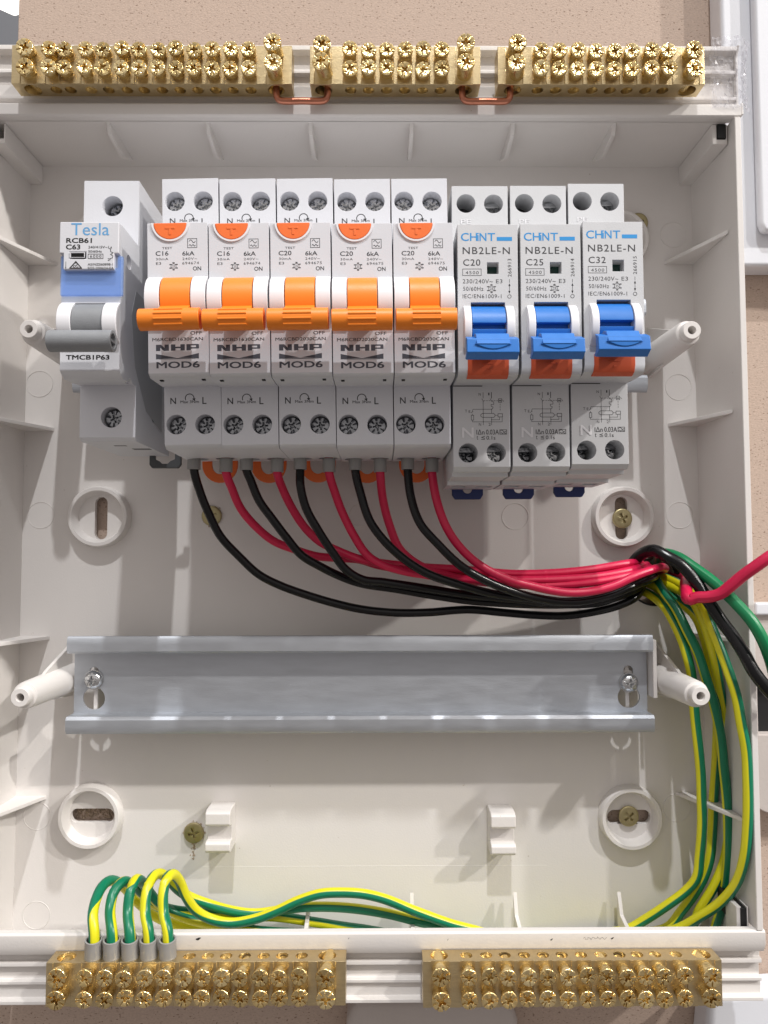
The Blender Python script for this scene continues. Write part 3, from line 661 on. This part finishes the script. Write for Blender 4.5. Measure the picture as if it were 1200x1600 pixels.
    text(m,'t',(-1.60,-41.33,-1.15,-40.13),z,.006); text(m,'≤',(-0.17,-41.33,0.94,-40.17),z,.006); text(m,'0.1s',(1.43,-41.33,4.23,-40.13),z,.006)
    ink('printed_text',m,INK,t)
    m=MB(); z=Z2+.03
    text(m,'CH',(-7.83,15.05,-2.98,17.48),z,.012); text(m,'N',(-2.35,15.06,-0.31,17.44),z,.012); text(m,'T',(0.05,15.06,2.25,17.44),z,.012)
    q=(-3.02,17.17,-2.57,17.48); poly(m,[(q[0],q[1]),(q[2],q[1]),(q[2],q[3]),(q[0],q[3])],z); q=(-2.93,15.06,-2.63,16.80); poly(m,[(q[0],q[1]),(q[2],q[1]),(q[2],q[3]),(q[0],q[3])],z)
    q=(2.72,15.10,7.22,16.27); poly(m,[(q[0],q[1]),(q[2],q[1]),(q[2],q[3]),(q[0],q[3])],z)
    ink('printed_logo',m,INC,t)
    return t
b0=make_blue('blue toggle breaker marked C20, touching the last orange toggle breaker',(38.7,YC-.1,0),'C20','266913')
make_blue('blue toggle breaker marked C25, between the other two blue toggle breakers',(57.2,YC,0),'C25','266914',b0)
make_blue('blue toggle breaker marked C32, rightmost breaker of the row',(75.6,YC+.7,0),'C32','266915',b0)
# ---- main switch with grey toggle
def make_main():
    t=thing('grey_toggle_breaker','tall white main breaker marked C63 with grey toggle, standing apart leftmost','circuit breaker',(-78.6,YC,0))
    Z1=38.5; Z2=54.0; W=8.75
    ox=-79; 
    prof=[(-41.3,0.3),(-41.3,37),(-40.2,38.5),(-23.8,38.5),(-24.4,45),(-24.6,51),(-22.8,54),(21.2,54),(21.2,38.5),(42.4,38.5),(42.4,8),(40,0.3)]
    w1=(0.38,34.15); w2=(1.16,-33.82)
    cuts=[MB().cyl(w1,3.3,28,60,'z',32), MB().cyl(w2,3.3,28,60,'z',32)]
    for y,z in ((12.5,47),(10.5,24),(-25,44),(-30,20)): cuts.append(MB().cyl((y,z),2.2,W-1.2,W+3,'x',24))
    qw=(-5.26,10.43,-1.34,11.68); cuts.append(MB().box(qw[0],qw[2],qw[1],qw[3],51.5,64))
    cuts.append(MB().box(-4.8,4.6,-16,-2.6,44,64))
    part('body', MB().prism(prof,'x',-W,W), PLB, t, bevel=0.4, cuts=cuts)
    part('side_shade', MB().prism([(6,40),(-3,44),(-18,40),(-30,28),(-34,10),(6,10)],'x',W-.02,W+.05), mat('side_shade_grey',(0.42,0.43,0.45),0.5), t)  # thin grey sheet: shade painted on the breaker's side face
    part('indicator_window', MB().box(qw[0]+.05,qw[2]-.05,qw[1]+.05,qw[3]-.05,51.6,55.9), BLK, t)
    fr=(-5.67,10.24,-1.15,11.91)
    part('window_frame', MB().box(fr[0],fr[2],fr[1],fr[3],56.1,56.4), PLB, t, bevel=0.12, cuts=[MB().box(qw[0],qw[2],qw[1],qw[3],55,70)])
    terminal(t,w1[0]+.5,w1[1]-.4,32.5,2.9,DSC,.4,91); terminal(t,w2[0],w2[1],34,2.9,DSC,1.2,92)
    # blue clear label cover hinged under the notch
    q=(-8.65,-0.62,9.68,11.24)
    cvr=MB().prism([(q[0],q[1]),(q[2],q[1]),(q[2],q[3]),(q[2]-1.6,q[3]),(q[2]-1.6,q[3]-3.6),(q[0]+1.3,q[3]-3.6),(q[0]+1.3,q[3]),(q[0],q[3])],'z',54.05,55.3)
    part('label_cover', cvr, TIN, t, bevel=0.25)
    lt=(-7.44,6.78,7.43,21.52)
    part('label_plate', MB().prism([(lt[0],lt[1]),(lt[2],lt[1]),(lt[2],lt[1]+4.9),(W-.02,lt[1]+4.9),(W-.02,21.15),(-W+.02,21.15),(-W+.02,lt[1]+4.9),(lt[0],lt[1]+4.9)],'z',53.95,56.2), PLB, t, bevel=0.3, cuts=[MB().box(qw[0]-.5,qw[2]+.5,qw[1]-.4,qw[3]+.4,55,70)])
    # drum, toggle
    cy,cz=-8.6,50.8
    part('drum_housing', MB().cyl((cy,cz),7.0,-W+.03,-4.6,'x',44).cyl((cy,cz),7.0,4.5,W-.03,'x',44), PLW, t, bevel=0.25)
    lm=MB().cyl((cy,cz),6.6,-4.5,4.4,'x',44)
    B=Vector((-15.9,61.0)); Cc=Vector((cy,cz)); d=(B-Cc).normalized(); n=Vector((-d.y,d.x))
    lm.prism([tuple(Cc+d*3-n*1.6),tuple(B-n*2.0),tuple(B+n*2.2),tuple(Cc+d*3+n*3.2)],'x',-4.4,4.3)
    lm.cyl((B.x,B.y),3.1,-8.9,9.4,'x',36)
    tg=part('toggle', lm, GRY, t, bevel=0.18, cuts=[MB().cyl((B.x,B.y),2.1,8.0,12,'x',20)])
    part('bore_web', MB().box(7.9,9.2,B.x-.35,B.x+.35,B.y-2.2,B.y+2.2), GRY, tg)
    part('rail_clip', MB().prism([(2.2,-40),(2.2,-44.6),(3.2,-45.8),(12.6,-45.8),(13.6,-44.6),(13.6,-40)],'z',0.4,2.2), DGR, t, bevel=0.3, cuts=[MB().prism([(4.2,-42.6),(5.6,-43.2),(6.6,-44.2),(8.8,-44.2),(9.8,-43.2),(11.4,-42.6),(11.4,-38),(4.2,-38)],'z',-3,6)])
    for a,b_ in ((-1.5,2.5),(2,8)): part('vent_slot', MB().box(a,b_,-41.36,-41.2,(27 if a<0 else 18),(28.5 if a<0 else 21)), DGR, t)
    m=MB(); z=56.25
    text(m,'Tesla',(-5.31,17.04,5.91,20.71),z,-0.012); ink('printed_logo',m,INT,t)
    m=MB()
    text(m,'RCB61',(-6.69,14.75,0.85,16.22),z,.03); text(m,'C63',(-6.73,12.79,-2.53,14.29),z,.03)
    text(m,'240/415V~1',(-0.16,13.14,5.84,13.87),z,.004); text(m,'50/60Hz',(-0.14,11.85,3.80,12.56),z,.004)
    text(m,'6000',(0.36,10.33,3.73,11.14),z,0,1.2); frame(m,(-0.18,10.06,4.19,11.41),.14,z)
    text(m,'AS/NZS60898-1',(-0.25,7.95,7.15,8.67),z,.004); text(m,'SGS-200624-EA',(-0.23,6.80,7.46,7.54),z,.004)
    p=lambda u,v:(0.563+(u-140)*0.18803, 14.677-(v-380)*0.19224)
    line(m,[p(108,419),(p(126,419)),(p(117,408.8)),(p(108,419))],.3,z); line(m,arc(p(117,414.8),.75,20,330,12),.18,z); line(m,[p(115.3,414.5),p(117,416.3),p(120,412.5)],.2,z)
    line(m,[p(101.5,409),p(101.5,418.5)],.13,z); poly(m,[p(100.5,418),p(102.5,418),p(101.5,420)],z)
    line(m,[p(168.5,388),p(171,389.5),p(171,393),p(175,395),p(171,397.5),p(175,400),p(174,403),p(170.5,404),p(170.5,406)],.16,z); text(m,'2',(5.55,9.40,6.19,10.16),z); poly(m,[p(170.5,388),p(173,388),p(171.8,384.5)],z)
    ink('printed_text',m,INB,t)
    m=MB(); text(m,'TMCB1P63',(-7.01,-19.48,5.81,-18.07),54.03,.04); ink('printed_type',m,INB,t)
make_main()
# ================================================================== brass busbars
def brass_screw_meshes():
    out=[]
    for k in range(4):
        out.append(cut_head([(2.55,0),(2.7,1.5),(2.5,1.75),(2.0,1.6),(0.03,1.5),(0.03,0)],BSC,2.7,1.75,1.9,0.85,'pz',0.07,28,k))
    for k in range(3):
        out.append(cut_head([(2.9,0),(3.05,1.6),(2.85,1.9),(2.3,1.75),(0.03,1.6),(0.03,0)],BSC,3.05,1.9,2.1,1.0,'pz',0.08,32,20+k))
    return out
SM=brass_screw_meshes()
shank_s=mesh_of(MB().cyl((0,0),2.15,-8,0.05,'z',20),BSC,True); shank_l=mesh_of(MB().cyl((0,0),2.6,-10,0.05,'z',20),BSC,True)
for q in (shank_s,shank_l): q.set_sharp_from_angle(angle=0.6)
def busbar(label, x0, x1, y0, y1, smalls, larges, top, rnd, tall):
    Zb,Zf=16.7,24.0
    t=thing('brass_busbar',label,'busbar',((x0+x1)/2,(y0+y1)/2,Zb),'brass terminal bars on the enclosure edges')
    ox,oy=(x0+x1)/2,(y0+y1)/2
    allx=[(x,2.3) for x in smalls]+[(x,2.9) for x in larges]; allx.sort()
    pts=[(x0-ox,0),(x0-ox,Zf-Zb)]
    for x,hw in allx:
        a,b=x-ox-hw,x-ox+hw; a=max(a,pts[-1][0]+.25)
        pts+=[(a,Zf-Zb),(a,Zf-Zb-.28),(b,Zf-Zb-.28),(b,Zf-Zb)]
    pts+=[(x1-ox,Zf-Zb),(x1-ox,0)]
    cuts=[]
    ye=(y0-oy) if top else (y1-oy)
    for x,hw in allx:
        r=1.95 if hw<2.5 else 2.9
        cuts.append(MB().cyl(((Zf-Zb)/2-.1,x-ox),r,ye-6,ye+6,'y',24))
    part('bar', MB().prism(pts,'y',y0-oy,y1-oy), BRS, t, bevel=0.10, cuts=cuts, seg=1)
    rows=(y0-oy+3.9,y1-oy-3.0) if top else (y1-oy-2.95,y0-oy+4.5)
    for x,hw in allx:
        big=hw>2.5
        for ri,ry in enumerate(rows):
            h=((3.2 if top else 4.3) if not big else tall(x))+rnd.uniform(-.6,.6)
            hz=Zf-Zb+h
            o=objlink('brass_screw', SM[4+rnd.randrange(3)] if big else SM[rnd.randrange(4)], t, (x-ox+rnd.uniform(-.12,.12), ry+rnd.uniform(-.12,.12), hz-1.9))
            o.rotation_euler=(math.radians(rnd.uniform(-5,5)), math.radians(rnd.uniform(0,360)), math.radians(rnd.uniform(-5,5)))
            s_=objlink('shank', shank_l if big else shank_s, o, (0,0,0))
    return t
rn=random.Random(11)
TS=lambda us:[]
busbar('long brass busbar at the left of the top edge, with 28 screws',-118.7,-23.0,190.2,203.7,[-104.89,-99.92,-92.79,-86.74,-80.36,-74.52,-68.25,-62.08,-55.91,-49.74,-43.68,-37.50],[-112.88,-28.74],True,rn,lambda x:3.4 if x<-60 else 6.2)
busbar('short brass busbar in the middle of the top edge, with 16 screws',-16.8,41.7,190.2,203.6,[-2.95,3.24,9.53,15.77,21.92,28.22],[-12.34,36.19],True,rn,lambda x:6.2)
busbar('brass busbar at the right of the top edge, with 20 screws',47.7,118.9,190.3,203.6,[61.97,68.29,74.52,80.91,87.17,93.05,99.56,105.56],[53.37,114.12],True,rn,lambda x:6.2 if x<80 else 3.6)
busbar('brass busbar at the left of the bottom edge, holding the five earth wires',-100.4,-4.3,-115.2,-101.4,[-86.76,-80.31,-74.26,-67.80,-61.75,-55.39,-49.43,-43.47,-37.41,-31.24,-25.18,-18.81],[-95.36,-10.47],False,rn,lambda x:4.6)
busbar('empty brass busbar at the right of the bottom edge',20.6,117.0,-116.0,-101.6,[34.98,41.47,47.56,53.85,60.05,66.24,72.54,79.05,85.15,90.94,96.85,103.66],[26.05,112.00],False,rn,lambda x:4.6)
# copper links
for xa,xb,lab in ((-28.73,-10.95,'copper link joining the left and middle top busbars'),(35.79,52.51,'copper link joining the middle and right top busbars')):
    pts=[(xa,196,20.2),(xa,190,20.2),(xa+.1,188.2,20.2),(xa+.9,186.9,20.2),(xa+2.2,186.5,20.2),((xa+xb)/2,186.5,20.2),(xb-2.2,186.5,20.2),(xb-.9,186.9,20.2),(xb-.1,188.2,20.2),(xb,190,20.2),(xb,196,20.2)]
    m=MB(); tube(m,spline(pts,.5),1.15,12); m.uv=None
    props(objlink('copper_link',mesh_of(m,COP,True)),lab,'copper link','copper links between the top busbars')
# ================================================================== cables
def cable(name, label, cat, pts, r, m, group, off=0, twist=0, sleeve=None, rs=2.25):
    rw=random.Random(label); pts=[p if k<2 or k>len(pts)-7 else (p[0]+rw.uniform(-.22,.22),p[1]+rw.uniform(-.22,.22),p[2]+rw.uniform(-.25,.25)) for k,p in enumerate(pts)]
    mb=MB(); tube(mb,spline(pts),r,16,off,twist)
    p0=pts[0]
    if sleeve is None:
        o=objlink(name,mesh_of(mb,m,True)); return props(o,label,cat,group)
    t=thing(name,label,cat,(0,0,0),group)
    me=mesh_of(mb,m,True); objlink('insulation',me,t)
    a,b=sleeve; sm=MB(); A=Vector(a); Bv=Vector(b); d=(Bv-A).normalized()
    n=Vector((0,0,1)); n=(n-d*n.dot(d)).normalized(); c=d.cross(n); N=28; prof=[(rs,0),(rs,1),(rs-.55,1),(rs-.55,0)]
    for i in range(N):
        ang=2*math.pi*i/N
        for rr,tt in prof: sm.v.append(tuple(A+(Bv-A)*tt+(n*math.cos(ang)+c*math.sin(ang))*rr))
    for i in range(N):
        j=(i+1)%N
        for k in range(4): sm.f.append((i*4+k,j*4+k,j*4+(k+1)%4,i*4+(k+1)%4))
    part('sleeve', sm, SLV, t, bevel=0.08)
    return t
GB='black cables from the breakers to the cable hole'; GR='red cables from the breakers to the cable hole'
H=lambda dx,dy:[(112+dx,19.5+dy,-12),(113.5+dx,19.0+dy,-20),(114+dx,18+dy,-45)]
def bc(label,pts,red,dx,dy):
    x,y,z=pts[0]; top=(x,y+9,z)
    cable('red_cable' if red else 'black_cable',label,'cable',[top]+pts+H(dx,dy),1.5,WRD if red else WBK,GR if red else GB,sleeve=((x,y+4.5,z),(x,y-.2,z)))
bc('black cable from the first orange breaker, lowest of the bundle',[(-57.34,58.89,14.00),(-55.52,50.69,11.00),(-53.21,43.22,8.00),(-49.70,35.61,5.00),(-43.82,28.53,2.00),(-36.74,22.03,0.00),(-28.98,18.05,-1.00),(-18.61,14.03,-2.00),(-8.82,11.23,-2.00),(1.18,9.04,-3.00),(13.10,7.85,-3.00),(24.09,8.06,-3.00),(39.66,8.88,-4.00),(51.40,8.15,-4.00),(63.35,6.87,-5.00),(75.15,6.61,-5.00),(86.98,8.22,-5.00),(95.37,10.24,-6.00),(101.70,13.00,-7.00)],0,-6,-3)
bc('black cable from the second orange breaker',[(-39.20,58.65,14.00),(-38.13,55.63,13.00),(-35.02,48.13,12.00),(-30.79,41.92,11.00),(-25.86,35.46,10.00),(-20.89,29.19,8.00),(-14.74,25.32,6.00),(-7.81,21.63,4.00),(-0.12,18.99,1.00),(13.08,16.80,-1.00),(24.06,14.87,-2.00),(39.45,12.28,-2.00),(59.24,11.00,-3.00),(74.72,10.73,-3.00),(86.75,11.34,-4.00),(95.12,13.60,-5.00),(101.76,15.84,-7.00)],0,-5.5,-1)
bc('black cable from the middle orange breaker',[(-20.61,58.85,14.00),(-20.27,53.42,15.00),(-18.57,45.42,14.00),(-14.21,37.37,13.00),(-9.23,29.84,11.00),(-4.86,24.01,9.00),(0.70,20.58,7.00),(8.39,19.58,5.00),(23.76,17.19,3.00),(39.00,14.82,2.00),(54.58,12.89,1.00),(68.66,11.64,0.00),(85.91,12.93,-1.00),(94.51,15.12,-3.00),(101.45,17.31,-6.00)],0,-5,1)
bc('black cable from the fourth orange breaker',[(-1.56,58.60,14.00),(0.21,50.38,14.00),(3.41,41.07,14.00),(8.36,33.99,14.00),(15.00,27.81,13.00),(23.22,22.91,12.00),(34.50,18.83,10.00),(47.45,15.30,7.00),(61.60,13.06,4.00),(73.27,12.29,3.00),(85.06,13.57,2.00),(94.29,16.66,0.00),(101.50,18.34,-4.00)],0,-3,1.5)
bc('black cable from the fifth orange breaker, lying over the red ones',[(16.62,58.80,14.00),(17.87,48.95,15.00),(20.86,40.08,16.00),(26.52,32.84,16.00),(34.03,25.82,15.00),(43.04,20.25,13.00),(54.60,15.67,10.00),(65.29,13.07,8.00),(76.40,12.47,6.00),(88.39,14.36,4.00),(97.13,17.44,2.00),(105.18,19.54,-3.00)],0,-1,1)
bc('red cable from the first orange breaker, rear of the bundle',[(-46.27,57.99,14.00),(-45.01,52.10,10.00),(-42.36,45.87,7.00),(-37.60,39.50,4.00),(-31.44,34.37,2.00),(-23.70,31.11,1.00),(-15.92,28.81,0.00),(-8.03,28.21,0.00),(-0.15,27.27,0.00),(6.58,25.41,0.00),(19.98,23.32,1.00),(31.54,21.68,1.00),(43.09,20.74,1.00),(59.29,20.47,1.00),(78.09,21.33,0.00),(90.06,23.13,-1.00),(98.93,24.70,-3.00)],1,-6,5)
bc('red cable from the second orange breaker, topmost where the bundle meets the hole',[(-28.58,57.97,14.00),(-27.17,52.08,10.00),(-23.66,44.59,7.00),(-19.42,38.75,5.00),(-14.23,33.74,4.00),(-7.82,30.41,4.00),(-0.05,27.77,4.00),(8.41,26.15,4.00),(23.73,24.75,4.00),(35.17,24.05,4.00),(54.33,22.38,3.00),(70.43,22.58,3.00),(84.54,23.90,2.00),(98.29,25.91,-1.00)],1,-6,6)
bc('red cable from the middle orange breaker',[(-10.65,57.94,14.00),(-8.59,50.62,11.00),(-6.22,43.78,9.00),(-1.75,35.46,8.00),(2.74,29.14,7.00),(7.72,25.97,7.00),(15.85,23.47,7.00),(23.53,21.88,7.00),(38.56,20.23,6.00),(53.78,20.20,6.00),(72.21,20.36,5.00),(86.22,21.43,4.00),(99.08,23.60,0.00)],1,-4,5.5)
bc('red cable from the fourth orange breaker',[(7.08,57.92,14.00),(8.19,48.20,10.00),(10.45,39.28,8.00),(14.06,31.15,7.00),(20.89,25.48,6.00),(31.17,21.58,5.00),(42.55,19.51,5.00),(57.82,18.57,5.00),(72.18,18.31,5.00),(85.90,19.64,5.00),(99.18,22.24,1.00)],1,-3,4.5)
bc('red cable from the fifth orange breaker, foremost of the red ones',[(25.04,57.90,14.00),(26.46,47.61,15.00),(29.72,38.78,15.00),(34.18,32.18,14.00),(41.54,25.55,13.00),(50.52,21.09,12.00),(60.24,17.93,11.00),(71.61,16.08,10.00),(81.74,16.22,9.00),(89.51,18.40,8.00),(96.68,21.28,7.00),(105.09,23.90,4.00),(109.35,24.51,0.00)],1,3,4)
# earth wires: breaker side hole -> down the right side -> behind the bottom rim -> loops into the left bottom bar
GE='green and yellow earth wires from the cable hole to the bottom busbar'
def ew(label, right, mid, left, off, twist, hole, fr):
    x,y,z=left[0]
    pts=[(hole[0],hole[1],-45),(hole[0],hole[1],-20)]+right+mid+left[::-1]+[(fr[0],fr[1]-6,fr[2])]
    a=Vector((fr[0],fr[1],fr[2])); b_=Vector((x,y,z)); 
    cable('earth_wire',label,'wire',pts,1.72,STR,GE,off,twist,sleeve=((fr[0],fr[1]-2.5,fr[2]),(fr[0]+(x-fr[0])*.8,fr[1]+(y-fr[1])*.0+6.2,z)),rs=2.75)
FR=lambda x:(x,-101.5,20.3)
ew('earth wire in the outermost left sleeve of the bottom busbar',
   [(112.68,9.26,-6.00),(114.26,4.35,-3.00),(116.37,-1.93,-1.00),(118.12,-9.16,0.00),(119.37,-14.88,0.00),(120.18,-29.24,0.00),(121.06,-40.57,0.00),(122.40,-50.35,-1.00),(122.84,-59.25,-2.00),(122.82,-67.95,-3.00),(122.91,-80.02,-5.00),(121.98,-87.91,-6.00),(118.69,-93.75,-8.00),(111.43,-99.87,-9.00),(104.26,-105.34,-11.00),(98.13,-109.24,-12.00)],
   [(86,-111,-12),(60,-114,-12.5),(10,-114,-13),(-40,-111.5,-13),(-56.55,-109.39,-12.00)],
   [(-86.14,-93.57,21.50),(-87.58,-88.86,19.00),(-88.24,-85.54,14.00),(-87.81,-83.48,10.00),(-86.62,-83.26,6.00),(-84.96,-86.26,1.00),(-83.28,-90.87,-3.00),(-80.26,-96.47,-6.00),(-75.76,-101.93,-9.00),(-69.27,-105.87,-11.00)],(-0.14,0.12,0.335),0.0,(111,14),FR(-86.69))
ew('earth wire in the second sleeve from the left of the bottom busbar',
   [(122.49,7.04,-4.00),(124.97,-0.91,-2.00),(127.08,-11.16,-1.00),(129.09,-22.82,-2.00),(129.91,-34.73,-4.00),(129.73,-49.05,-6.00),(129.17,-60.87,-7.00),(129.07,-72.72,-8.00),(127.92,-81.21,-8.00),(125.80,-89.18,-9.00),(122.53,-95.33,-10.00),(118.45,-102.42,-12.00),(112.73,-109.33,-13.00)],
   [(92,-111,-13),(60,-113.5,-8.6),(29.40,-114.36,-11.00),(5.19,-109.47,-12.00),(-7.55,-107.57,-12.00),(-19.35,-105.67,-12.00),(-31.02,-103.77,-11.00),(-43.48,-103.25,-11.00)],
   [(-80.33,-93.40,21.50),(-82.98,-88.62,16.00),(-83.17,-84.55,12.00),(-81.53,-82.87,8.00),(-79.81,-85.87,3.00),(-77.25,-91.57,-2.00),(-73.97,-96.27,-5.00),(-68.27,-99.01,-7.00),(-59.46,-101.33,-9.00)],(-0.12,0.30,0.545),0.0,(113,17),FR(-80.55))
ew('earth wire in the middle sleeve of the bottom busbar',
   [(112.01,15.82,-7.00),(114.69,9.55,-2.00),(117.27,1.73,1.00),(120.82,-6.16,2.00),(122.95,-14.41,3.00),(125.68,-24.12,3.00),(128.35,-35.59,2.00),(129.43,-46.82,2.00),(130.27,-58.32,1.00),(130.88,-69.84,0.00),(131.26,-81.80,-2.00),(131.15,-94.31,-5.00),(129.67,-104.73,-8.00),(127.99,-111.88,-11.00)],
   [(100,-110,-11),(66,-113.8,-4.8),(20,-113.5,-8.5),(-20,-109.5,-9.5),(-38.27,-107.08,-8.00)],
   [(-74.51,-93.83,21.50),(-76.70,-88.81,17.00),(-76.93,-83.29,14.00),(-76.52,-81.41,10.00),(-76.09,-83.95,5.00),(-75.08,-89.38,0.00),(-72.49,-94.71,-3.00),(-68.92,-99.22,-6.00),(-61.28,-102.88,-7.00)],(-0.24,0.25,0.62),0.0,(114,19),FR(-74.51))
ew('earth wire in the fourth sleeve from the left of the bottom busbar',
   [(121.04,12.96,-3.00),(123.38,4.10,2.00),(125.68,-6.04,3.00),(129.24,-17.88,0.00),(132.56,-32.21,-3.00),(133.99,-48.51,-4.00),(134.31,-62.54,-5.00),(133.31,-73.93,-5.00),(131.21,-83.01,-5.00),(127.95,-91.34,-6.00),(123.93,-100.16,-8.00),(120.26,-108.86,-11.00)],
   [(88,-110.5,-8),(60,-112.5,-1.2),(40.81,-112.00,-8.00),(31.61,-107.69,-9.00),(19.89,-103.75,-8.00),(8.25,-101.19,-8.00),(-7.36,-98.85,-8.00),(-22.73,-99.00,-8.00),(-38.31,-100.97,-8.00)],
   [(-68.51,-92.85,21.50),(-70.68,-88.79,18.00),(-71.26,-83.50,15.00),(-70.79,-80.59,11.00),(-69.62,-80.96,6.00),(-67.81,-84.37,2.00),(-64.95,-89.42,-1.00),(-61.34,-93.20,-4.00),(-55.34,-96.59,-6.00),(-46.96,-99.79,-7.00)],(-0.04,-0.2,0.0),0.0,(116,18),FR(-68.46))
ew('earth wire in the sleeve nearest the empty terminals of the bottom busbar',
   [(121.75,13.26,2.00),(122.63,4.75,9.00),(124.23,-3.10,12.00),(126.20,-11.12,14.00),(128.16,-18.96,15.00),(129.42,-28.10,15.50),(130.66,-37.60,16.00),(131.01,-48.23,16.00),(130.89,-61.51,15.50),(130.01,-72.64,14.00),(128.78,-83.41,10.00),(125.75,-92.50,4.00),(120.97,-99.61,-1.00),(113.63,-106.42,-6.00)],
   [(90,-109,-4),(62,-110.5,2.2),(45,-109,0),(46.23,-108.29,-5.00),(31.28,-103.28,-5.00),(19.72,-98.73,-4.00),(8.24,-94.19,-4.00),(0.65,-92.36,-4.00),(-7.17,-91.88,-4.00),(-14.75,-92.52,-4.00),(-22.33,-94.72,-4.00),(-30.11,-98.04,-4.00),(-37.66,-100.91,-4.00)],
   [(-62.27,-92.88,21.50),(-64.57,-88.81,18.00),(-65.42,-83.51,16.00),(-65.25,-79.77,13.00),(-64.17,-79.96,9.00),(-62.77,-84.01,5.00),(-61.00,-90.77,2.00),(-58.29,-96.97,-1.00),(-53.02,-101.03,-3.00),(-46.36,-102.21,-4.00)],(-0.10,-0.17,0.0),0.0,(118,20),FR(-62.31))
# thick leads leaving over the right rim
cable('green_cable','plain green cable arching out over the right rim','cable',[(116,25,-45),(115,26,-20),(111.93,29.13,-6.00),(114.31,28.23,3.00),(117.90,24.41,8.00),(121.05,20.50,12.00),(124.23,16.32,17.00),(127.23,11.61,21.00),(129.92,6.97,24.00),(132.45,1.83,25.00),(135.32,-4.37,24.00),(139.29,-12.35,20.00)],2.0,WGN,None)
cable('black_lead','thick black lead rising from the cable hole and leaving over the right rim','cable',[(102,18,-45),(102.5,22,-20),(101.00,25.82,-7.00),(102.91,29.16,-2.00),(105.36,30.54,3.00),(109.02,28.48,6.00),(112.72,25.33,8.00),(116.97,20.21,10.00),(120.42,12.82,13.00),(123.36,7.05,15.00),(126.21,1.50,18.00),(128.31,-3.69,21.00),(130.38,-9.31,23.00),(134.57,-15.43,24.00),(140.74,-21.47,22.00)],2.15,WBK,None)
cable('red_lead','bright red lead with a sharp kink leaving to the right','cable',[(118,20,-45),(124.42,20.68,-18.00),(117.03,18.55,2.00),(113.77,16.03,11.00),(112.84,14.22,14.00),(113.19,13.73,15.00),(114.99,14.22,16.00),(117.86,14.87,18.00),(121.34,15.84,20.00),(124.15,18.71,22.00),(127.14,21.96,24.00),(130.06,24.74,26.00),(134.85,28.74,28.00),(142.35,33.53,28.00)],2.0,WRD,None)
for i,(a,b_) in enumerate(((-1,1),)): pass
o=part('conduit_bush', MB().lathe((113,19.5),[(9.7,FZ-14),(9.7,FZ+.5),(9.9,FZ+.8),(10.4,FZ+.6),(10.4,FZ+.05),(9.78,FZ+.0),(9.78,FZ-14)],44), BLK, None); props(o,'black bush lining the cable hole at the right','bush')
part('cavity_backing', MB().box(95,131,2,37,-62,-60), WHT, enc, label='white sheet behind the cable hole')
# ================================================================== things around the enclosure
o=thing('neighbour_enclosure','smooth white plastic enclosure mounted upper right beside the open one','enclosure',(157,230,-20))
x1=139.05+2.5
part('case', MB().prism([(x1-157,300),(x1-157,162.36-230),(x1-157+2,140.27-230),(157.60-150,140.78-230.5),(200,-100),(200,300)],'z',-1.9,9), WHT, o, bevel=1.5, seg=3)
part('lid', MB().prism([(152.72-157,300),(152.72-157,155.79-230),(154.17-157,152.35-230),(200,151.37-232),(200,300)],'z',9.05,13.5), WHT, o, bevel=1.2, seg=3)
o=thing('junction_box','dusty plastic box with a dark opening, beside the right rim below the red lead','box',(150,-10,-22))
q0=149.13; ya=10.53; yb=-67.90
hx=-18.44; hy=-39.00
part('case', MB().prism([(q0-157+7,ya+10),(60,ya+10),(60,yb+3),(q0-150+3,yb+10),(q0-150,yb+11.5)],'z',0.05,8), GPL, o, bevel=0.8, cuts=[MB().box(q0-150+.8,q0-150+30,hy+10,hx+10,2,12)])
part('opening', MB().box(q0-150+.85,q0-150+29,hy+10.05,hx+9.95,2.1,2.6), BLK, o)  # black sheet paints in the shade inside the hole
part('flange', MB().box(q0-150,40,ya+5.5,ya+10.2,8.05,10), WHT, o, bevel=0.8, seg=3)
o=thing('white_dome_cover','white rounded plastic cover peeping out under the bottom channel between the two bars','cover',(16,-150,-22))
part('shell', MB().prism([(-26,-60),(-5.47-16,-140.07+150),(-3.62-16,-134.94+150),(-2.00-16,-132.04+150),(53.39-16,-132.33+150),(55.22-16,-135.27+150),(57.02-16,-140.43+150),(32,-60)],'z',0.05,14), GPL, o, bevel=3, seg=4)
o=thing('white_corner_cover','white plastic cover under the bottom right corner of the enclosure','cover',(140,-150,-22))
part('shell', MB().prism([(125.49-140,-140.82+148),(126.11-140,-134.54+150),(128.52-140,-130.96+150),(147.70-125,-128.81+150),(20,-40),(-20,-40)],'z',0.05,14), WHT, o, bevel=3, seg=4)
